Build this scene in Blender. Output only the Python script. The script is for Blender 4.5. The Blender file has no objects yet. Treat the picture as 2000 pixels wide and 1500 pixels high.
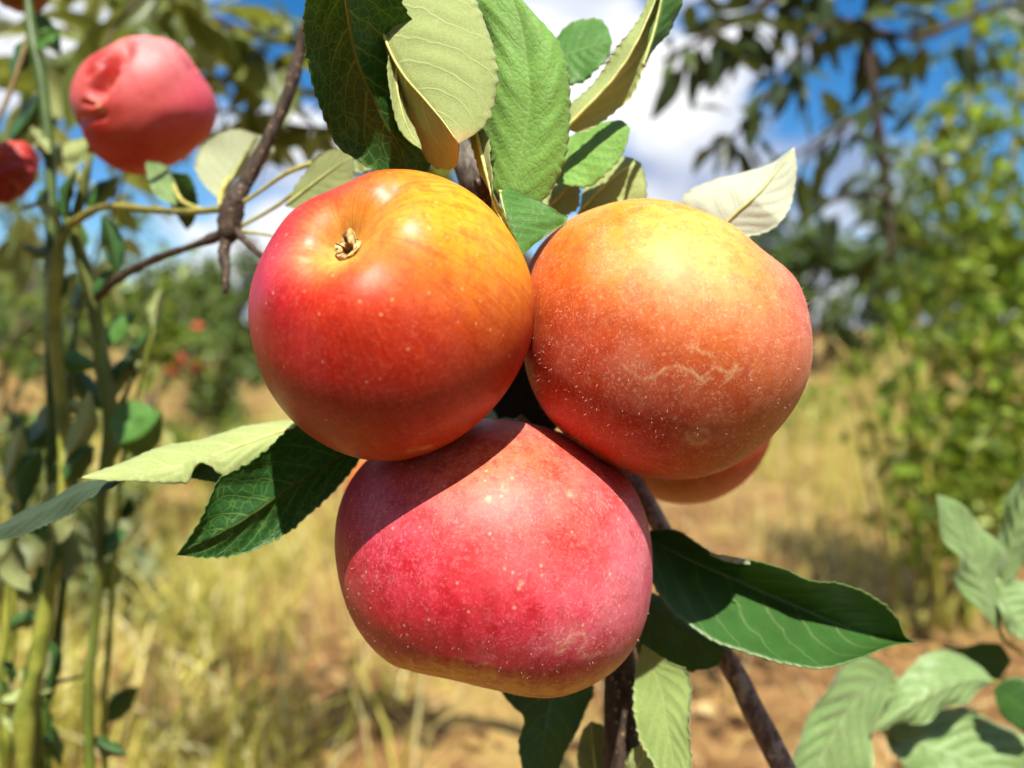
import bpy, math, random
import numpy as np
from mathutils import Vector, Matrix
from mathutils.bvhtree import BVHTree

R = math.radians
rng = np.random.default_rng(7)
random.seed(7)
sc = bpy.context.scene
COL = sc.collection

# ------------------------------------------------------------------ camera
F = 1500.0                       # focal length in pixels of the 2000 x 1500 photograph
HORIZON = 640.0
PITCH = math.atan((750 - HORIZON) / F)
CAM = np.array([0.0, 0.0, 0.80])
cd = bpy.data.cameras.new('camera')
cam = bpy.data.objects.new('camera', cd)
COL.objects.link(cam)
cam.location = CAM
cam.rotation_euler = (R(90) - PITCH, 0, 0)
cd.sensor_width = 36.0
cd.lens = 36.0 * F / 2000.0
cd.clip_start = 0.005
cd.clip_end = 3000
cd.dof.use_dof = True
cd.dof.focus_distance = 0.182
cd.dof.aperture_fstop = 8.0
cd.dof.aperture_blades = 0
sc.camera = cam

# ------------------------------------------------------------------ sky and sun
SUN = np.array([0.06, -0.50, 0.86]); SUN /= np.linalg.norm(SUN)
w = bpy.data.worlds.new('World'); sc.world = w; w.use_nodes = True
wn = w.node_tree; wn.nodes.clear()


def nd(nt, t, loc=None, **kw):
    n = nt.nodes.new(t)
    for k, v in kw.items():
        setattr(n, k, v)
    return n


def sky_world():
    nt = wn; L = nt.links.new
    out = nd(nt, 'ShaderNodeOutputWorld')
    bg = nd(nt, 'ShaderNodeBackground')
    sky = nd(nt, 'ShaderNodeTexSky', sky_type='NISHITA', sun_disc=False)
    sky.sun_elevation = math.asin(SUN[2]); sky.sun_rotation = math.atan2(SUN[0], SUN[1])
    sky.air_density = 1.0; sky.dust_density = 0.3; sky.ozone_density = 4.0; sky.altitude = 600
    tc = nd(nt, 'ShaderNodeTexCoord')
    mp = nd(nt, 'ShaderNodeMapping'); mp.inputs['Scale'].default_value = (1, 1, 1.9)
    mp.inputs['Location'].default_value = (5.68, 0.10, 3.60)
    L(tc.outputs['Generated'], mp.inputs['Vector'])
    n1 = nd(nt, 'ShaderNodeTexNoise'); n1.inputs['Scale'].default_value = 2.6
    n1.inputs['Detail'].default_value = 5; n1.inputs['Roughness'].default_value = 0.52
    L(mp.outputs[0], n1.inputs['Vector'])
    r1 = nd(nt, 'ShaderNodeValToRGB')
    r1.color_ramp.elements[0].position = 0.485; r1.color_ramp.elements[1].position = 0.56
    r1.color_ramp.interpolation = 'EASE'
    L(n1.outputs['Fac'], r1.inputs['Fac'])
    n2 = nd(nt, 'ShaderNodeTexNoise'); n2.inputs['Scale'].default_value = 3.7
    n2.inputs['Detail'].default_value = 3
    L(mp.outputs[0], n2.inputs['Vector'])
    r2 = nd(nt, 'ShaderNodeValToRGB')
    e = r2.color_ramp.elements
    e[0].position = 0.36; e[0].color = (4.2, 5.2, 7.6, 1); e[1].position = 0.56; e[1].color = (13.2, 13.3, 13.6, 1)
    L(n2.outputs['Fac'], r2.inputs['Fac'])
    hs = nd(nt, 'ShaderNodeHueSaturation'); hs.inputs['Saturation'].default_value = 1.35; hs.inputs['Value'].default_value = 1.6
    L(sky.outputs[0], hs.inputs['Color'])
    mx = nd(nt, 'ShaderNodeMix', data_type='RGBA')
    L(r1.outputs['Color'], mx.inputs['Factor'])
    L(hs.outputs[0], mx.inputs['A']); L(r2.outputs['Color'], mx.inputs['B'])
    L(mx.outputs['Result'], bg.inputs['Color'])
    bg.inputs['Strength'].default_value = 0.050
    L(bg.outputs[0], out.inputs['Surface'])


sky_world()
w.cycles.sampling_method = 'MANUAL'; w.cycles.sample_map_resolution = 512
sd = bpy.data.lights.new('sun', 'SUN'); sd.energy = 5.0; sd.angle = R(0.5); sd.color = (1.0, 0.955, 0.88)
sun = bpy.data.objects.new('sun', sd); COL.objects.link(sun)
sun.rotation_euler = Vector(SUN).to_track_quat('Z', 'Y').to_euler()

sc.view_settings.view_transform = 'Standard'
sc.view_settings.look = 'None'
sc.view_settings.exposure = 0.86
sc.view_settings.gamma = 1.0
sc.render.engine = 'CYCLES'
sc.cycles.use_denoising = True
sc.cycles.max_bounces = 5
sc.cycles.diffuse_bounces = 3
sc.cycles.glossy_bounces = 2
sc.cycles.transmission_bounces = 3
sc.cycles.use_adaptive_sampling = True
sc.cycles.adaptive_threshold = 0.03
sc.cycles.caustics_reflective = False
sc.cycles.caustics_refractive = False
sc.cycles.sample_clamp_indirect = 8.0

# ------------------------------------------------------------------ helpers
ROT = np.array(cam.rotation_euler.to_matrix())


def P(px, py, d):
    """point at depth d (metres along the view axis) seen at pixel px, py"""
    c = np.array([(px - 1000.0) / F * d, -(py - 750.0) / F * d, -d])
    return ROT @ c + CAM


def pix(d):
    return d / F


def s2l(c):
    c = np.asarray(c, float) / 255.0
    return np.where(c <= 0.04045, c / 12.92, ((c + 0.055) / 1.055) ** 2.4)


ORG = {}


def empty(name, loc, label=None, cat=None, group=None):
    o = bpy.data.objects.new(name, None)
    o.empty_display_size = 0.01
    COL.objects.link(o)
    o.location = loc
    ORG[o.name] = np.array(loc, float)
    tag(o, label, cat, group)
    return o


def tag(o, label=None, cat=None, group=None, kind=None):
    if label: o['label'] = label
    if cat: o['category'] = cat
    if group: o['group'] = group
    if kind: o['kind'] = kind
    return o


def mesh(name, V, faces, mats, parent=None, origin=None, smooth=True, midx=None, attrs=None, kind=None):
    V = np.asarray(V, float)
    if parent is not None:
        o0 = ORG[parent.name]
    else:
        o0 = np.array(origin if origin is not None else V.mean(0), float)
    me = bpy.data.meshes.new(name)
    me.from_pydata((V - o0).tolist(), [], faces.tolist() if isinstance(faces, np.ndarray) else faces)
    for m in (mats if isinstance(mats, (list, tuple)) else [mats]):
        me.materials.append(m)
    if smooth:
        me.polygons.foreach_set('use_smooth', np.ones(len(me.polygons), bool))
    if midx is not None:
        me.polygons.foreach_set('material_index', np.asarray(midx, np.int32))
    for k, (ty, data) in (attrs or {}).items():
        a = me.attributes.new(k, ty, 'POINT')
        d = np.asarray(data, np.float32)
        a.data.foreach_set('color' if ty == 'FLOAT_COLOR' else 'vector' if ty == 'FLOAT_VECTOR' else 'value', d.ravel())
    me.update()
    o = bpy.data.objects.new(name, me)
    COL.objects.link(o)
    if parent is not None:
        o.parent = parent
        ORG[o.name] = o0
    else:
        o.location = o0
        ORG[o.name] = o0
    if kind: o['kind'] = kind
    return o


def spline(pts, n):
    """Catmull-Rom through pts, n samples spread evenly along its length"""
    p = np.asarray(pts, float)
    if len(p) == 2:
        t = np.linspace(0, 1, n)[:, None]
        return p[0] * (1 - t) + p[1] * t
    q = np.vstack([2 * p[0] - p[1], p, 2 * p[-1] - p[-2]])
    res = []
    for i in range(len(p) - 1):
        a, b, c, d = q[i], q[i + 1], q[i + 2], q[i + 3]
        t = np.linspace(0, 1, 16, endpoint=False)[:, None]
        res.append(0.5 * ((2 * b) + (c - a) * t + (2 * a - 5 * b + 4 * c - d) * t ** 2 + (3 * b - a - 3 * c + d) * t ** 3))
    res.append(p[-1:])
    s = np.vstack(res)
    l = np.r_[0, np.cumsum(np.linalg.norm(np.diff(s, axis=0), axis=1))]
    if l[-1] < 1e-9:
        return np.repeat(p[:1], n, 0)
    u = np.linspace(0, l[-1], n)
    return np.stack([np.interp(u, l, s[:, k]) for k in range(s.shape[1])], 1)


def tube(pts, rad, seg=8, n=None, bump=0.0, cap=True, nodes=0):
    """a tapering tube through pts; rad: list of radii; returns verts, faces"""
    pts = np.asarray(pts, float)
    rad = np.asarray(rad, float) if np.ndim(rad) else np.full(len(pts), float(rad))
    if n:
        q = spline(np.c_[pts, rad], n); pts, rad = q[:, :3], np.abs(q[:, 3])
    for k in range(nodes):
        c0 = rng.uniform(2, len(pts) - 3); rad = rad * (1 + rng.uniform(0.15, 0.4) * np.exp(-((np.arange(len(pts)) - c0) / 0.9) ** 2))
    T = np.gradient(pts, axis=0); T /= np.linalg.norm(T, axis=1)[:, None] + 1e-12
    up = np.array([0.31, 0.17, 0.93]); V = []
    for i in range(len(pts)):
        a = np.cross(T[i], up); a /= np.linalg.norm(a) + 1e-12
        b = np.cross(T[i], a)
        up = -np.cross(T[i], a) if False else up
        th = np.linspace(0, 2 * np.pi, seg, endpoint=False)
        r = rad[i] * (1 + bump * (rng.random(seg) - 0.5))
        V.append(pts[i] + np.outer(np.cos(th) * r, a) + np.outer(np.sin(th) * r, b))
    V = np.vstack(V); n = len(pts); Fc = []
    for i in range(n - 1):
        for k in range(seg):
            k2 = (k + 1) % seg
            Fc.append((i * seg + k, i * seg + k2, (i + 1) * seg + k2, (i + 1) * seg + k))
    if cap:
        Fc.append(tuple(range(seg))[::-1]); Fc.append(tuple((n - 1) * seg + k for k in range(seg)))
    return V, Fc


class Acc:
    def __init__(s): s.V = []; s.F = []; s.n = 0; s.A = []
    def add(s, V, Fc, a=0.0):
        s.V.append(np.asarray(V)); s.F += [tuple(i + s.n for i in f) for f in Fc]; s.n += len(V)
        s.A.append(np.full(len(V), a))
    def build(s, name, mat, parent=None, kind=None, **kw):
        return mesh(name, np.vstack(s.V), s.F, mat, parent, attrs={'rnd': ('FLOAT', np.concatenate(s.A))}, kind=kind, **kw)


# ------------------------------------------------------------------ materials
class NB:
    """small node-building helper"""
    def __init__(s, name):
        s.m = bpy.data.materials.new(name); s.m.use_nodes = True
        s.t = s.m.node_tree; s.t.nodes.clear()
        s.out = s.t.nodes.new('ShaderNodeOutputMaterial')
    def link(s, a, b): s.t.links.new(a, b)
    def _in(s, sock, v):
        if isinstance(v, bpy.types.NodeSocket): s.link(v, sock)
        elif v is not None:
            if isinstance(v, (tuple, list, np.ndarray)) and sock.type == 'RGBA' and len(v) == 3: v = (*[float(x) for x in v], 1.0)
            sock.default_value = v
    def node(s, t, ins=None, **kw):
        n = s.t.nodes.new(t)
        for k, v in kw.items(): setattr(n, k, v)
        for k, v in (ins or {}).items(): s._in(n.inputs[k], v)
        return n
    def math(s, op, a, b=None, c=None, clamp=False):
        n = s.node('ShaderNodeMath', operation=op, use_clamp=clamp)
        s._in(n.inputs[0], a)
        if b is not None: s._in(n.inputs[1], b)
        if c is not None: s._in(n.inputs[2], c)
        return n.outputs[0]
    def mix(s, f, a, b, blend='MIX'):
        n = s.node('ShaderNodeMix', data_type='RGBA', blend_type=blend)
        s._in(n.inputs['Factor'], f); s._in(n.inputs['A'], a); s._in(n.inputs['B'], b)
        return n.outputs['Result']
    def noise(s, vec, scale, detail=3, rough=0.5, out='Fac', dist=0.0):
        n = s.node('ShaderNodeTexNoise', {'Scale': scale, 'Detail': detail, 'Roughness': rough, 'Distortion': dist})
        if vec is not None: s.link(vec, n.inputs['Vector'])
        return n.outputs[out]
    def step(s, x, lo, hi, a=0.0, b=1.0):
        n = s.node('ShaderNodeMapRange', {'From Min': lo, 'From Max': hi, 'To Min': a, 'To Max': b}, interpolation_type='SMOOTHSTEP')
        s._in(n.inputs['Value'], x); return n.outputs['Result']
    def attr(s, name, out='Vector'):
        return s.node('ShaderNodeAttribute', attribute_name=name).outputs[out]
    def obj(s): return s.node('ShaderNodeTexCoord').outputs['Object']
    def ramp(s, f, stops):
        n = s.node('ShaderNodeValToRGB'); e = n.color_ramp.elements
        while len(e) < len(stops): e.new(0.5)
        for i, (p, c) in enumerate(stops):
            e[i].position = p; e[i].color = (*[float(x) for x in c], 1)
        s.link(f, n.inputs['Fac']); return n.outputs['Color']
    def bump(s, h, strength, dist, normal=None):
        n = s.node('ShaderNodeBump', {'Strength': strength, 'Distance': dist, 'Height': h})
        if normal is not None: s.link(normal, n.inputs['Normal'])
        return n.outputs['Normal']
    def bsdf(s, **k):
        n = s.node('ShaderNodeBsdfPrincipled')
        for a, v in k.items(): s._in(n.inputs[a.replace('_', ' ')], v)
        return n
    def done(s, sh): s.link(sh, s.out.inputs['Surface']); return s.m


def leaf_mat(name, col, vein, under=False, trans=0.25, rough=0.42, nv=8.0, vein_amt=0.8, net=0.5, spots=0.0, quilt=0.6, tcol=None, net_scale=4.2, fuzz=0.0, var=0.45, tipcol=None, spec=0.25):
    b = NB(name)
    lf = b.attr('lf'); lm = b.attr('lm')
    sp = b.node('ShaderNodeSeparateXYZ', {0: lf})
    s_, t_ = sp.outputs[0], sp.outputs[1]
    a = b.math('ABSOLUTE', s_)
    side = b.math('MULTIPLY', b.math('GREATER_THAN', s_, 0.0), 0.42)
    wob = b.math('MULTIPLY', b.math('SUBTRACT', b.noise(lm, 1.3, 2), 0.5), 0.07)
    q = b.math('SUBTRACT', t_, b.math('MULTIPLY', a, 0.20))
    q = b.math('SUBTRACT', q, b.math('MULTIPLY', b.math('MULTIPLY', a, a), 0.10))
    q = b.math('ADD', b.math('MULTIPLY', b.math('ADD', q, wob), nv), side)
    fr = b.math('FRACT', b.math('ADD', q, 20.0))
    dist = b.math('SUBTRACT', 0.5, b.math('ABSOLUTE', b.math('SUBTRACT', fr, 0.5)))   # 0 on a vein
    wv = b.math('SUBTRACT', 0.075, b.math('MULTIPLY', a, 0.045))
    lat = b.math('SUBTRACT', 1.0, b.math('DIVIDE', dist, wv), clamp=True)
    rib = b.math('SUBTRACT', 1.0, b.math('DIVIDE', a, b.math('SUBTRACT', 0.062, b.math('MULTIPLY', t_, 0.035))), clamp=True)
    jit = b.node('ShaderNodeVectorMath', operation='ADD')
    nz = b.node('ShaderNodeTexNoise', {'Scale': 5.0, 'Detail': 2})
    b.link(lm, nz.inputs['Vector'])
    sc_ = b.node('ShaderNodeVectorMath', operation='SCALE'); sc_.inputs['Scale'].default_value = 0.10
    b.link(nz.outputs['Color'], sc_.inputs[0]); b.link(lm, jit.inputs[0]); b.link(sc_.outputs[0], jit.inputs[1])
    vo = b.node('ShaderNodeTexVoronoi', {'Scale': net_scale}, feature='DISTANCE_TO_EDGE'); b.link(jit.outputs[0], vo.inputs['Vector'])
    netm = b.step(vo.outputs['Distance'], 0.0, 0.085, 1.0, 0.0)
    vo2 = b.node('ShaderNodeTexVoronoi', {'Scale': net_scale * 2.6}, feature='DISTANCE_TO_EDGE'); b.link(jit.outputs[0], vo2.inputs['Vector'])
    netm2 = b.step(vo2.outputs['Distance'], 0.0, 0.11, 1.0, 0.0)
    mask = b.math('MAXIMUM', b.math('MAXIMUM', rib, lat), b.math('MULTIPLY', netm, net), clamp=True)
    mask = b.math('MAXIMUM', mask, b.math('MULTIPLY', netm2, net * 0.38), clamp=True)
    n1 = b.noise(lm, 0.9, 4, 0.6)
    c = np.asarray(col, float)
    base = b.mix(n1, tuple(c * (1 - var)), tuple(np.clip(c * (1 + var), 0, 0.95)))
    fine = b.noise(lm, 26.0, 3, 0.6)
    base = b.mix(b.step(fine, 0.35, 0.7, 0.0, 0.35), base, tuple(np.clip(c * 1.5 + 0.01, 0, 0.95)))
    if tipcol is not None:
        base = b.mix(b.step(t_, 0.88, 1.0, 0.0, 0.8), base, tipcol)
    base = b.mix(b.math('MULTIPLY', mask, vein_amt), base, vein)
    if spots:
        sn = b.noise(lm, 2.2, 5, 0.65)
        base = b.mix(b.step(sn, 0.66, 0.74, 0.0, spots), base, (0.10, 0.055, 0.02))
    # edge of the blade is a little yellower
    base = b.mix(b.step(a, 0.93, 1.0, 0.0, 0.55), base, tuple(np.clip(np.asarray(vein) * 0.9, 0, 1)))
    h = b.math('ADD', b.math('MULTIPLY', mask, 1.0 if under else -1.0), b.math('MULTIPLY', b.math('SQRT', vo.outputs['Distance']), quilt * (0.4 if under else 1.6)))
    h = b.math('ADD', h, b.math('MULTIPLY', fine, 0.9 if under else 0.3))
    nrm = b.bump(h, 0.5, 0.00016)
    pb = b.bsdf(Base_Color=base, Roughness=rough, Normal=nrm)
    pb.inputs['Specular IOR Level'].default_value = 0.2 if under else spec
    if fuzz:
        pb.inputs['Sheen Weight'].default_value = fuzz; pb.inputs['Sheen Roughness'].default_value = 0.5
    tr = b.node('ShaderNodeBsdfTranslucent')
    tc = b.mix(0.6, base, tcol if tcol is not None else (0.30, 0.42, 0.05))
    b.link(tc, tr.inputs['Color']); b.link(nrm, tr.inputs['Normal'])
    ms = b.node('ShaderNodeMixShader', {0: trans}); b.link(pb.outputs[0], ms.inputs[1]); b.link(tr.outputs[0], ms.inputs[2])
    return b.done(ms.outputs[0])


def blade_mat(name, stops, trans=0.3, rough=0.5, obj_random=False, tcol=(0.4, 0.5, 0.06), spec=0.3):
    """small leaves and grass: colour picked by a random number per leaf"""
    b = NB(name)
    f = b.node('ShaderNodeObjectInfo').outputs['Random'] if obj_random else b.attr('rnd', 'Fac')
    c = b.ramp(f, stops)
    c = b.mix(b.step(b.noise(b.obj(), 60, 2), 0.3, 0.7, 0.0, 0.4), c, b.mix(0.5, c, (0.02, 0.03, 0.005)))
    pb = b.bsdf(Base_Color=c, Roughness=rough); pb.inputs['Specular IOR Level'].default_value = spec
    tr = b.node('ShaderNodeBsdfTranslucent'); b.link(b.mix(0.55, c, tcol), tr.inputs['Color'])
    ms = b.node('ShaderNodeMixShader', {0: trans}); b.link(pb.outputs[0], ms.inputs[1]); b.link(tr.outputs[0], ms.inputs[2])
    return b.done(ms.outputs[0])


def bark_mat(name, c1, c2, scale=250, lent=0.5, bumpd=0.0004, lichen=(0.30, 0.27, 0.22), lich_amt=0.0):
    b = NB(name); o = b.obj()
    st = b.node('ShaderNodeMapping', {'Scale': (1, 1, 0.35)}); b.link(o, st.inputs['Vector'])
    n1 = b.noise(st.outputs[0], scale, 5, 0.65)
    c = b.mix(b.step(n1, 0.35, 0.65), c1, c2)
    vo = b.node('ShaderNodeTexVoronoi', {'Scale': scale * 0.9}); b.link(o, vo.inputs['Vector'])
    dots = b.step(vo.outputs['Distance'], 0.12, 0.26, lent, 0.0)
    c = b.mix(dots, c, (0.42, 0.27, 0.12))
    if lich_amt:
        c = b.mix(b.step(b.noise(o, scale * 0.35, 4, 0.6), 0.5, 0.62, 0.0, lich_amt), c, lichen)
    h = b.math('ADD', n1, b.math('MULTIPLY', dots, 0.5))
    pb = b.bsdf(Base_Color=c, Roughness=0.7, Normal=b.bump(h, 0.7, bumpd)); pb.inputs['Specular IOR Level'].default_value = 0.25
    return b.done(pb.outputs[0])


def plain_mat(name, c1, c2, scale=200, rough=0.6, bumpd=0.0002, spec=0.3):
    b = NB(name); o = b.obj()
    n1 = b.noise(o, scale, 4, 0.6)
    pb = b.bsdf(Base_Color=b.mix(b.step(n1, 0.3, 0.7), c1, c2), Roughness=rough, Normal=b.bump(n1, 0.5, bumpd))
    pb.inputs['Specular IOR Level'].default_value = spec
    return b.done(pb.outputs[0])


def skin_mat(name, bloom=(0.85, 0.55, 0.50), bloom_amt=0.16, rough=0.36, lent=0.55, sss=0.22, fuzz=0.25, coat=0.15, grain=0.5, stk=1.0, litec=(0.90, 0.44, 0.18), lite_amt=0.15, fibre=1.3):
    """apple skin: blush and some painted shade come from the skin colours stored on the mesh, grain and dots from noise"""
    b = NB(name); o = b.obj()
    base = b.attr('skin', 'Color')
    me = b.attr('mer')                        # (around, along, 0) in the apple's own frame
    st = b.node('ShaderNodeMapping', {'Scale': (9.0, 9.0, 1.0)}); b.link(me, st.inputs['Vector'])
    streak = b.noise(st.outputs[0], 2.2, 4, 0.6)
    n_f = b.noise(o, 900, 4, 0.65)            # fine mottling, about a millimetre
    n_m = b.noise(o, 260, 5, 0.7)
    dark = b.mix(1.0, base, (0.72, 0.36, 0.32), 'MULTIPLY')
    lite = b.mix(lite_amt, base, litec)
    c = b.mix(b.step(n_m, 0.42, 0.62, 0.0, grain), base, dark)
    c = b.mix(b.step(n_f, 0.48, 0.70, 0.0, grain), c, lite)
    c = b.mix(b.step(streak, 0.46, 0.70, 0.0, grain * stk), c, dark)
    c = b.mix(b.step(streak, 0.22, 0.42, grain * 0.5 * stk, 0.0), c, lite)
    vo = b.node('ShaderNodeTexVoronoi', {'Scale': 310.0, 'Randomness': 1.0}); b.link(o, vo.inputs['Vector'])
    keep = b.math('GREATER_THAN', b.node('ShaderNodeSeparateColor', {0: vo.outputs['Color']}).outputs[0], 0.45)
    dots = b.math('MULTIPLY', b.step(vo.outputs['Distance'], 0.05, b.math('ADD', 0.08, b.math('MULTIPLY', b.noise(o, 90, 2), 0.2)), lent, 0.0), keep)
    c = b.mix(dots, c, (0.86, 0.58, 0.27))
    bl = b.step(b.noise(o, 75, 5, 0.62), 0.36, 0.70, 0.0, bloom_amt)
    # scuffed, fibrous bloom
    fib = b.node('ShaderNodeTexNoise', {'Scale': 760.0, 'Detail': 4, 'Distortion': 2.2}); b.link(o, fib.inputs['Vector'])
    bl2 = b.step(fib.outputs['Fac'], 0.54, 0.66, 0.0, bloom_amt * fibre)
    wpe = b.attr('bloom', 'Fac')
    blt = b.math('MULTIPLY', b.math('ADD', bl, bl2), wpe, clamp=True)
    c = b.mix(blt, c, bloom)
    scar = b.attr('scar', 'Fac')
    scn = b.math('MULTIPLY', scar, b.step(b.noise(o, 330, 4, 0.7), 0.38, 0.56, 0.12, 0.9), clamp=True)
    c = b.mix(scn, c, (0.70, 0.47, 0.24))
    nrm = b.bump(b.math('ADD', b.math('MULTIPLY', n_f, 0.5), b.math('ADD', b.math('MULTIPLY', scn, 1.2), b.math('MULTIPLY', dots, 0.4))), 0.35, 0.00012)
    rg = b.math('ADD', rough, b.math('MULTIPLY', blt, 0.35))
    pb = b.bsdf(Base_Color=c, Roughness=rg, Normal=nrm)
    pb.inputs['Specular IOR Level'].default_value = 0.36
    pb.inputs['Subsurface Weight'].default_value = sss
    pb.inputs['Subsurface Radius'].default_value = (1.0, 0.28, 0.12)
    pb.inputs['Subsurface Scale'].default_value = 0.003
    pb.inputs['Sheen Weight'].default_value = fuzz; pb.inputs['Sheen Roughness'].default_value = 0.45
    pb.inputs['Sheen Tint'].default_value = (1.0, 0.82, 0.74, 1)
    pb.inputs['Coat Weight'].default_value = coat; pb.inputs['Coat Roughness'].default_value = 0.28
    return b.done(pb.outputs[0])


# ------------------------------------------------------------------ ground
def ground_z(x, y):
    return 0.05 * np.sin(0.7 * x + 0.4) * np.cos(0.5 * y) * np.clip(y / 6, 0, 1) + 0.012 * np.sin(5.1 * x + 1.7 * y) + 0.010 * np.sin(3.3 * y - 4.4 * x)


def soil_mat():
    b = NB('soil'); o = b.obj()
    n1 = b.noise(o, 1.1, 5, 0.6); n2 = b.noise(o, 9.0, 6, 0.7); n3 = b.noise(o, 60, 4, 0.7)
    c = b.mix(b.step(n2, 0.35, 0.65), (0.18, 0.085, 0.032), (0.36, 0.20, 0.075))
    c = b.mix(b.step(n1, 0.47, 0.58, 0.0, 0.85), c, (0.44, 0.31, 0.10))
    c = b.mix(b.step(b.noise(o, 3.2, 5, 0.7), 0.55, 0.66, 0.0, 0.8), c, (0.11, 0.05, 0.02))
    c = b.mix(b.step(n3, 0.52, 0.72, 0.0, 0.7), c, (0.13, 0.065, 0.03))
    pb = b.bsdf(Base_Color=c, Roughness=0.95, Normal=b.bump(b.math('ADD', n2, b.math('MULTIPLY', n3, 0.35)), 0.9, 0.05))
    pb.inputs['Specular IOR Level'].default_value = 0.1
    return b.done(pb.outputs[0])


def build_ground():
    xs = np.concatenate([-np.geomspace(900, 6.2, 22), np.linspace(-6, 6, 150), np.geomspace(6.2, 900, 22)])
    ys = np.concatenate([-np.geomspace(900, 1.2, 16), np.linspace(-1, 11, 150), np.geomspace(11.2, 1500, 26)])
    X, Y = np.meshgrid(xs, ys)
    Z = ground_z(X, Y) * np.exp(-np.maximum(np.hypot(X, Y) - 14, 0) / 8)
    near = (np.abs(X) < 5) & (Y < 9) & (Y > 0)
    Z = Z + near * (rng.random(Z.shape) - 0.5) * 0.022
    V = np.stack([X.ravel(), Y.ravel(), Z.ravel()], 1)
    nx, ny = len(xs), len(ys)
    i, j = np.meshgrid(np.arange(nx - 1), np.arange(ny - 1))
    a = (j * nx + i).ravel()
    o = mesh('ground', V, np.stack([a, a + 1, a + nx + 1, a + nx], 1), soil_mat(), origin=(0, 0, 0))
    tag(o, kind='structure')


build_ground()


# ------------------------------------------------------------------ grass
def blades(name, n, xr, yr, hr, wr, mat, lean=0.45, clump=None, parent=None, keep=None):
    """n curved grass blades, each three segments"""
    x = rng.uniform(*xr, n); y = yr[0] + (yr[1] - yr[0]) * rng.random(n) ** 1.4
    if clump:
        cx = rng.uniform(*xr, clump[0]); cy = yr[0] + (yr[1] - yr[0]) * rng.random(clump[0]) ** 1.3
        k = rng.integers(0, clump[0], n)
        x = cx[k] + rng.normal(0, clump[1], n); y = cy[k] + rng.normal(0, clump[1], n)
    if keep is not None:
        m = keep(x, y); x, y = x[m], y[m]; n = len(x)
    h = rng.uniform(*hr, n) ; wd = rng.uniform(*wr, n)
    az = rng.uniform(0, 2 * np.pi, n); tilt = rng.uniform(0.05, lean, n); fa = rng.uniform(0, 2 * np.pi, n)
    z = ground_z(x, y) - 0.01
    base = np.stack([x, y, z], 1)
    dirn = np.stack([np.cos(az), np.sin(az), np.zeros(n)], 1); wv = np.stack([np.cos(fa), np.sin(fa), np.zeros(n)], 1)
    V = np.zeros((n, 7, 3))
    for k, t in enumerate((0, 0.4, 0.75)):
        c = base + dirn * (h * tilt * t * t * 1.3)[:, None] + np.array([0, 0, 1]) * (h * t * (1 - 0.25 * tilt * t))[:, None]
        V[:, 2 * k] = c - wv * (wd * (1 - 0.55 * t))[:, None] * 0.5
        V[:, 2 * k + 1] = c + wv * (wd * (1 - 0.55 * t))[:, None] * 0.5
    V[:, 6] = base + dirn * (h * tilt * 1.3)[:, None] + np.array([0, 0, 1]) * (h * (1 - 0.25 * tilt))[:, None]
    b = (np.arange(n) * 7)[:, None]
    q = np.vstack([b + np.array([0, 1, 3, 2]), b + np.array([2, 3, 5, 4])]).tolist()
    t = (b + np.array([4, 5, 6])).tolist()
    o = mesh(name, V.reshape(-1, 3), q + t, mat, parent, origin=(0, 0, 0), attrs={'rnd': ('FLOAT', np.repeat(rng.random(n), 7))}, kind='stuff')
    return o


straw = blade_mat('straw', [(0.0, (0.42, 0.25, 0.07)), (0.35, (0.70, 0.50, 0.17)), (0.7, (0.62, 0.50, 0.14)), (1.0, (0.85, 0.74, 0.42))], trans=0.25, rough=0.6, tcol=(0.6, 0.45, 0.12))
greengrass = blade_mat('green_grass', [(0.0, (0.20, 0.22, 0.03)), (0.3, (0.46, 0.44, 0.07)), (0.7, (0.74, 0.64, 0.16)), (1.0, (0.88, 0.82, 0.46))], trans=0.3, rough=0.55, tcol=(0.62, 0.52, 0.08))

g = blades('dry_grass', 20000, (-7, 9), (1.0, 13), (0.05, 0.26), (0.003, 0.010), straw, clump=(800, 0.10),
           keep=lambda x, y: (x < -0.1) | (rng.random(len(x)) < 0.22))
tag(g, 'straw coloured dry grass spread over the orchard soil', 'grass')
g = blades('green_grass', 12000, (-3.4, 0.1), (1.25, 6.0), (0.06, 0.32), (0.003, 0.011), greengrass, lean=0.8, clump=(210, 0.05), keep=lambda x, y: rng.random(len(x)) < np.clip((0.0 - x) / (0.24 * y + 0.2), 0.02, 1))
tag(g, 'yellow green seeding grass standing on the left of the soil', 'grass')
g = blades('straw_litter', 9000, (-3, 4), (1.0, 7), (0.05, 0.14), (0.002, 0.005), straw, lean=2.6)
tag(g, 'loose pale straw lying on the bare orange soil', 'straw')
g = blades('far_grass', 9000, (-16, 18), (9, 34), (0.15, 0.5), (0.012, 0.03), straw, clump=(700, 0.4))
tag(g, 'pale dry grass in the distance before the tree line', 'grass')
g = blades('olive_grass', 5000, (1.0, 4.5), (2.2, 7.5), (0.12, 0.40), (0.003, 0.007), greengrass, clump=(130, 0.14))
tag(g, 'olive green tufted grass beyond the soil on the right', 'grass')


# ------------------------------------------------------------------ trees and bushes of the background
def leaf_verts(p, d, up, L, W, curl=0.25):
    """a folded leaf of 8 vertices and 6 faces"""
    d = d / (np.linalg.norm(d) + 1e-9); s = np.cross(d, up); s /= np.linalg.norm(s) + 1e-9; u = np.cross(s, d)
    f = lambda a, b, c: p + d * (a * L) + s * (b * W * 0.5) + u * (c * L)
    return np.array([f(0, 0, 0), f(0.30, -0.85, 0.06), f(0.30, 0, 0.0), f(0.30, 0.85, 0.06),
                     f(0.68, -0.80, 0.04 - curl * .4), f(0.68, 0, -curl * .4), f(0.68, 0.80, 0.04 - curl * .4), f(1.0, 0, -curl)])


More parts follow.
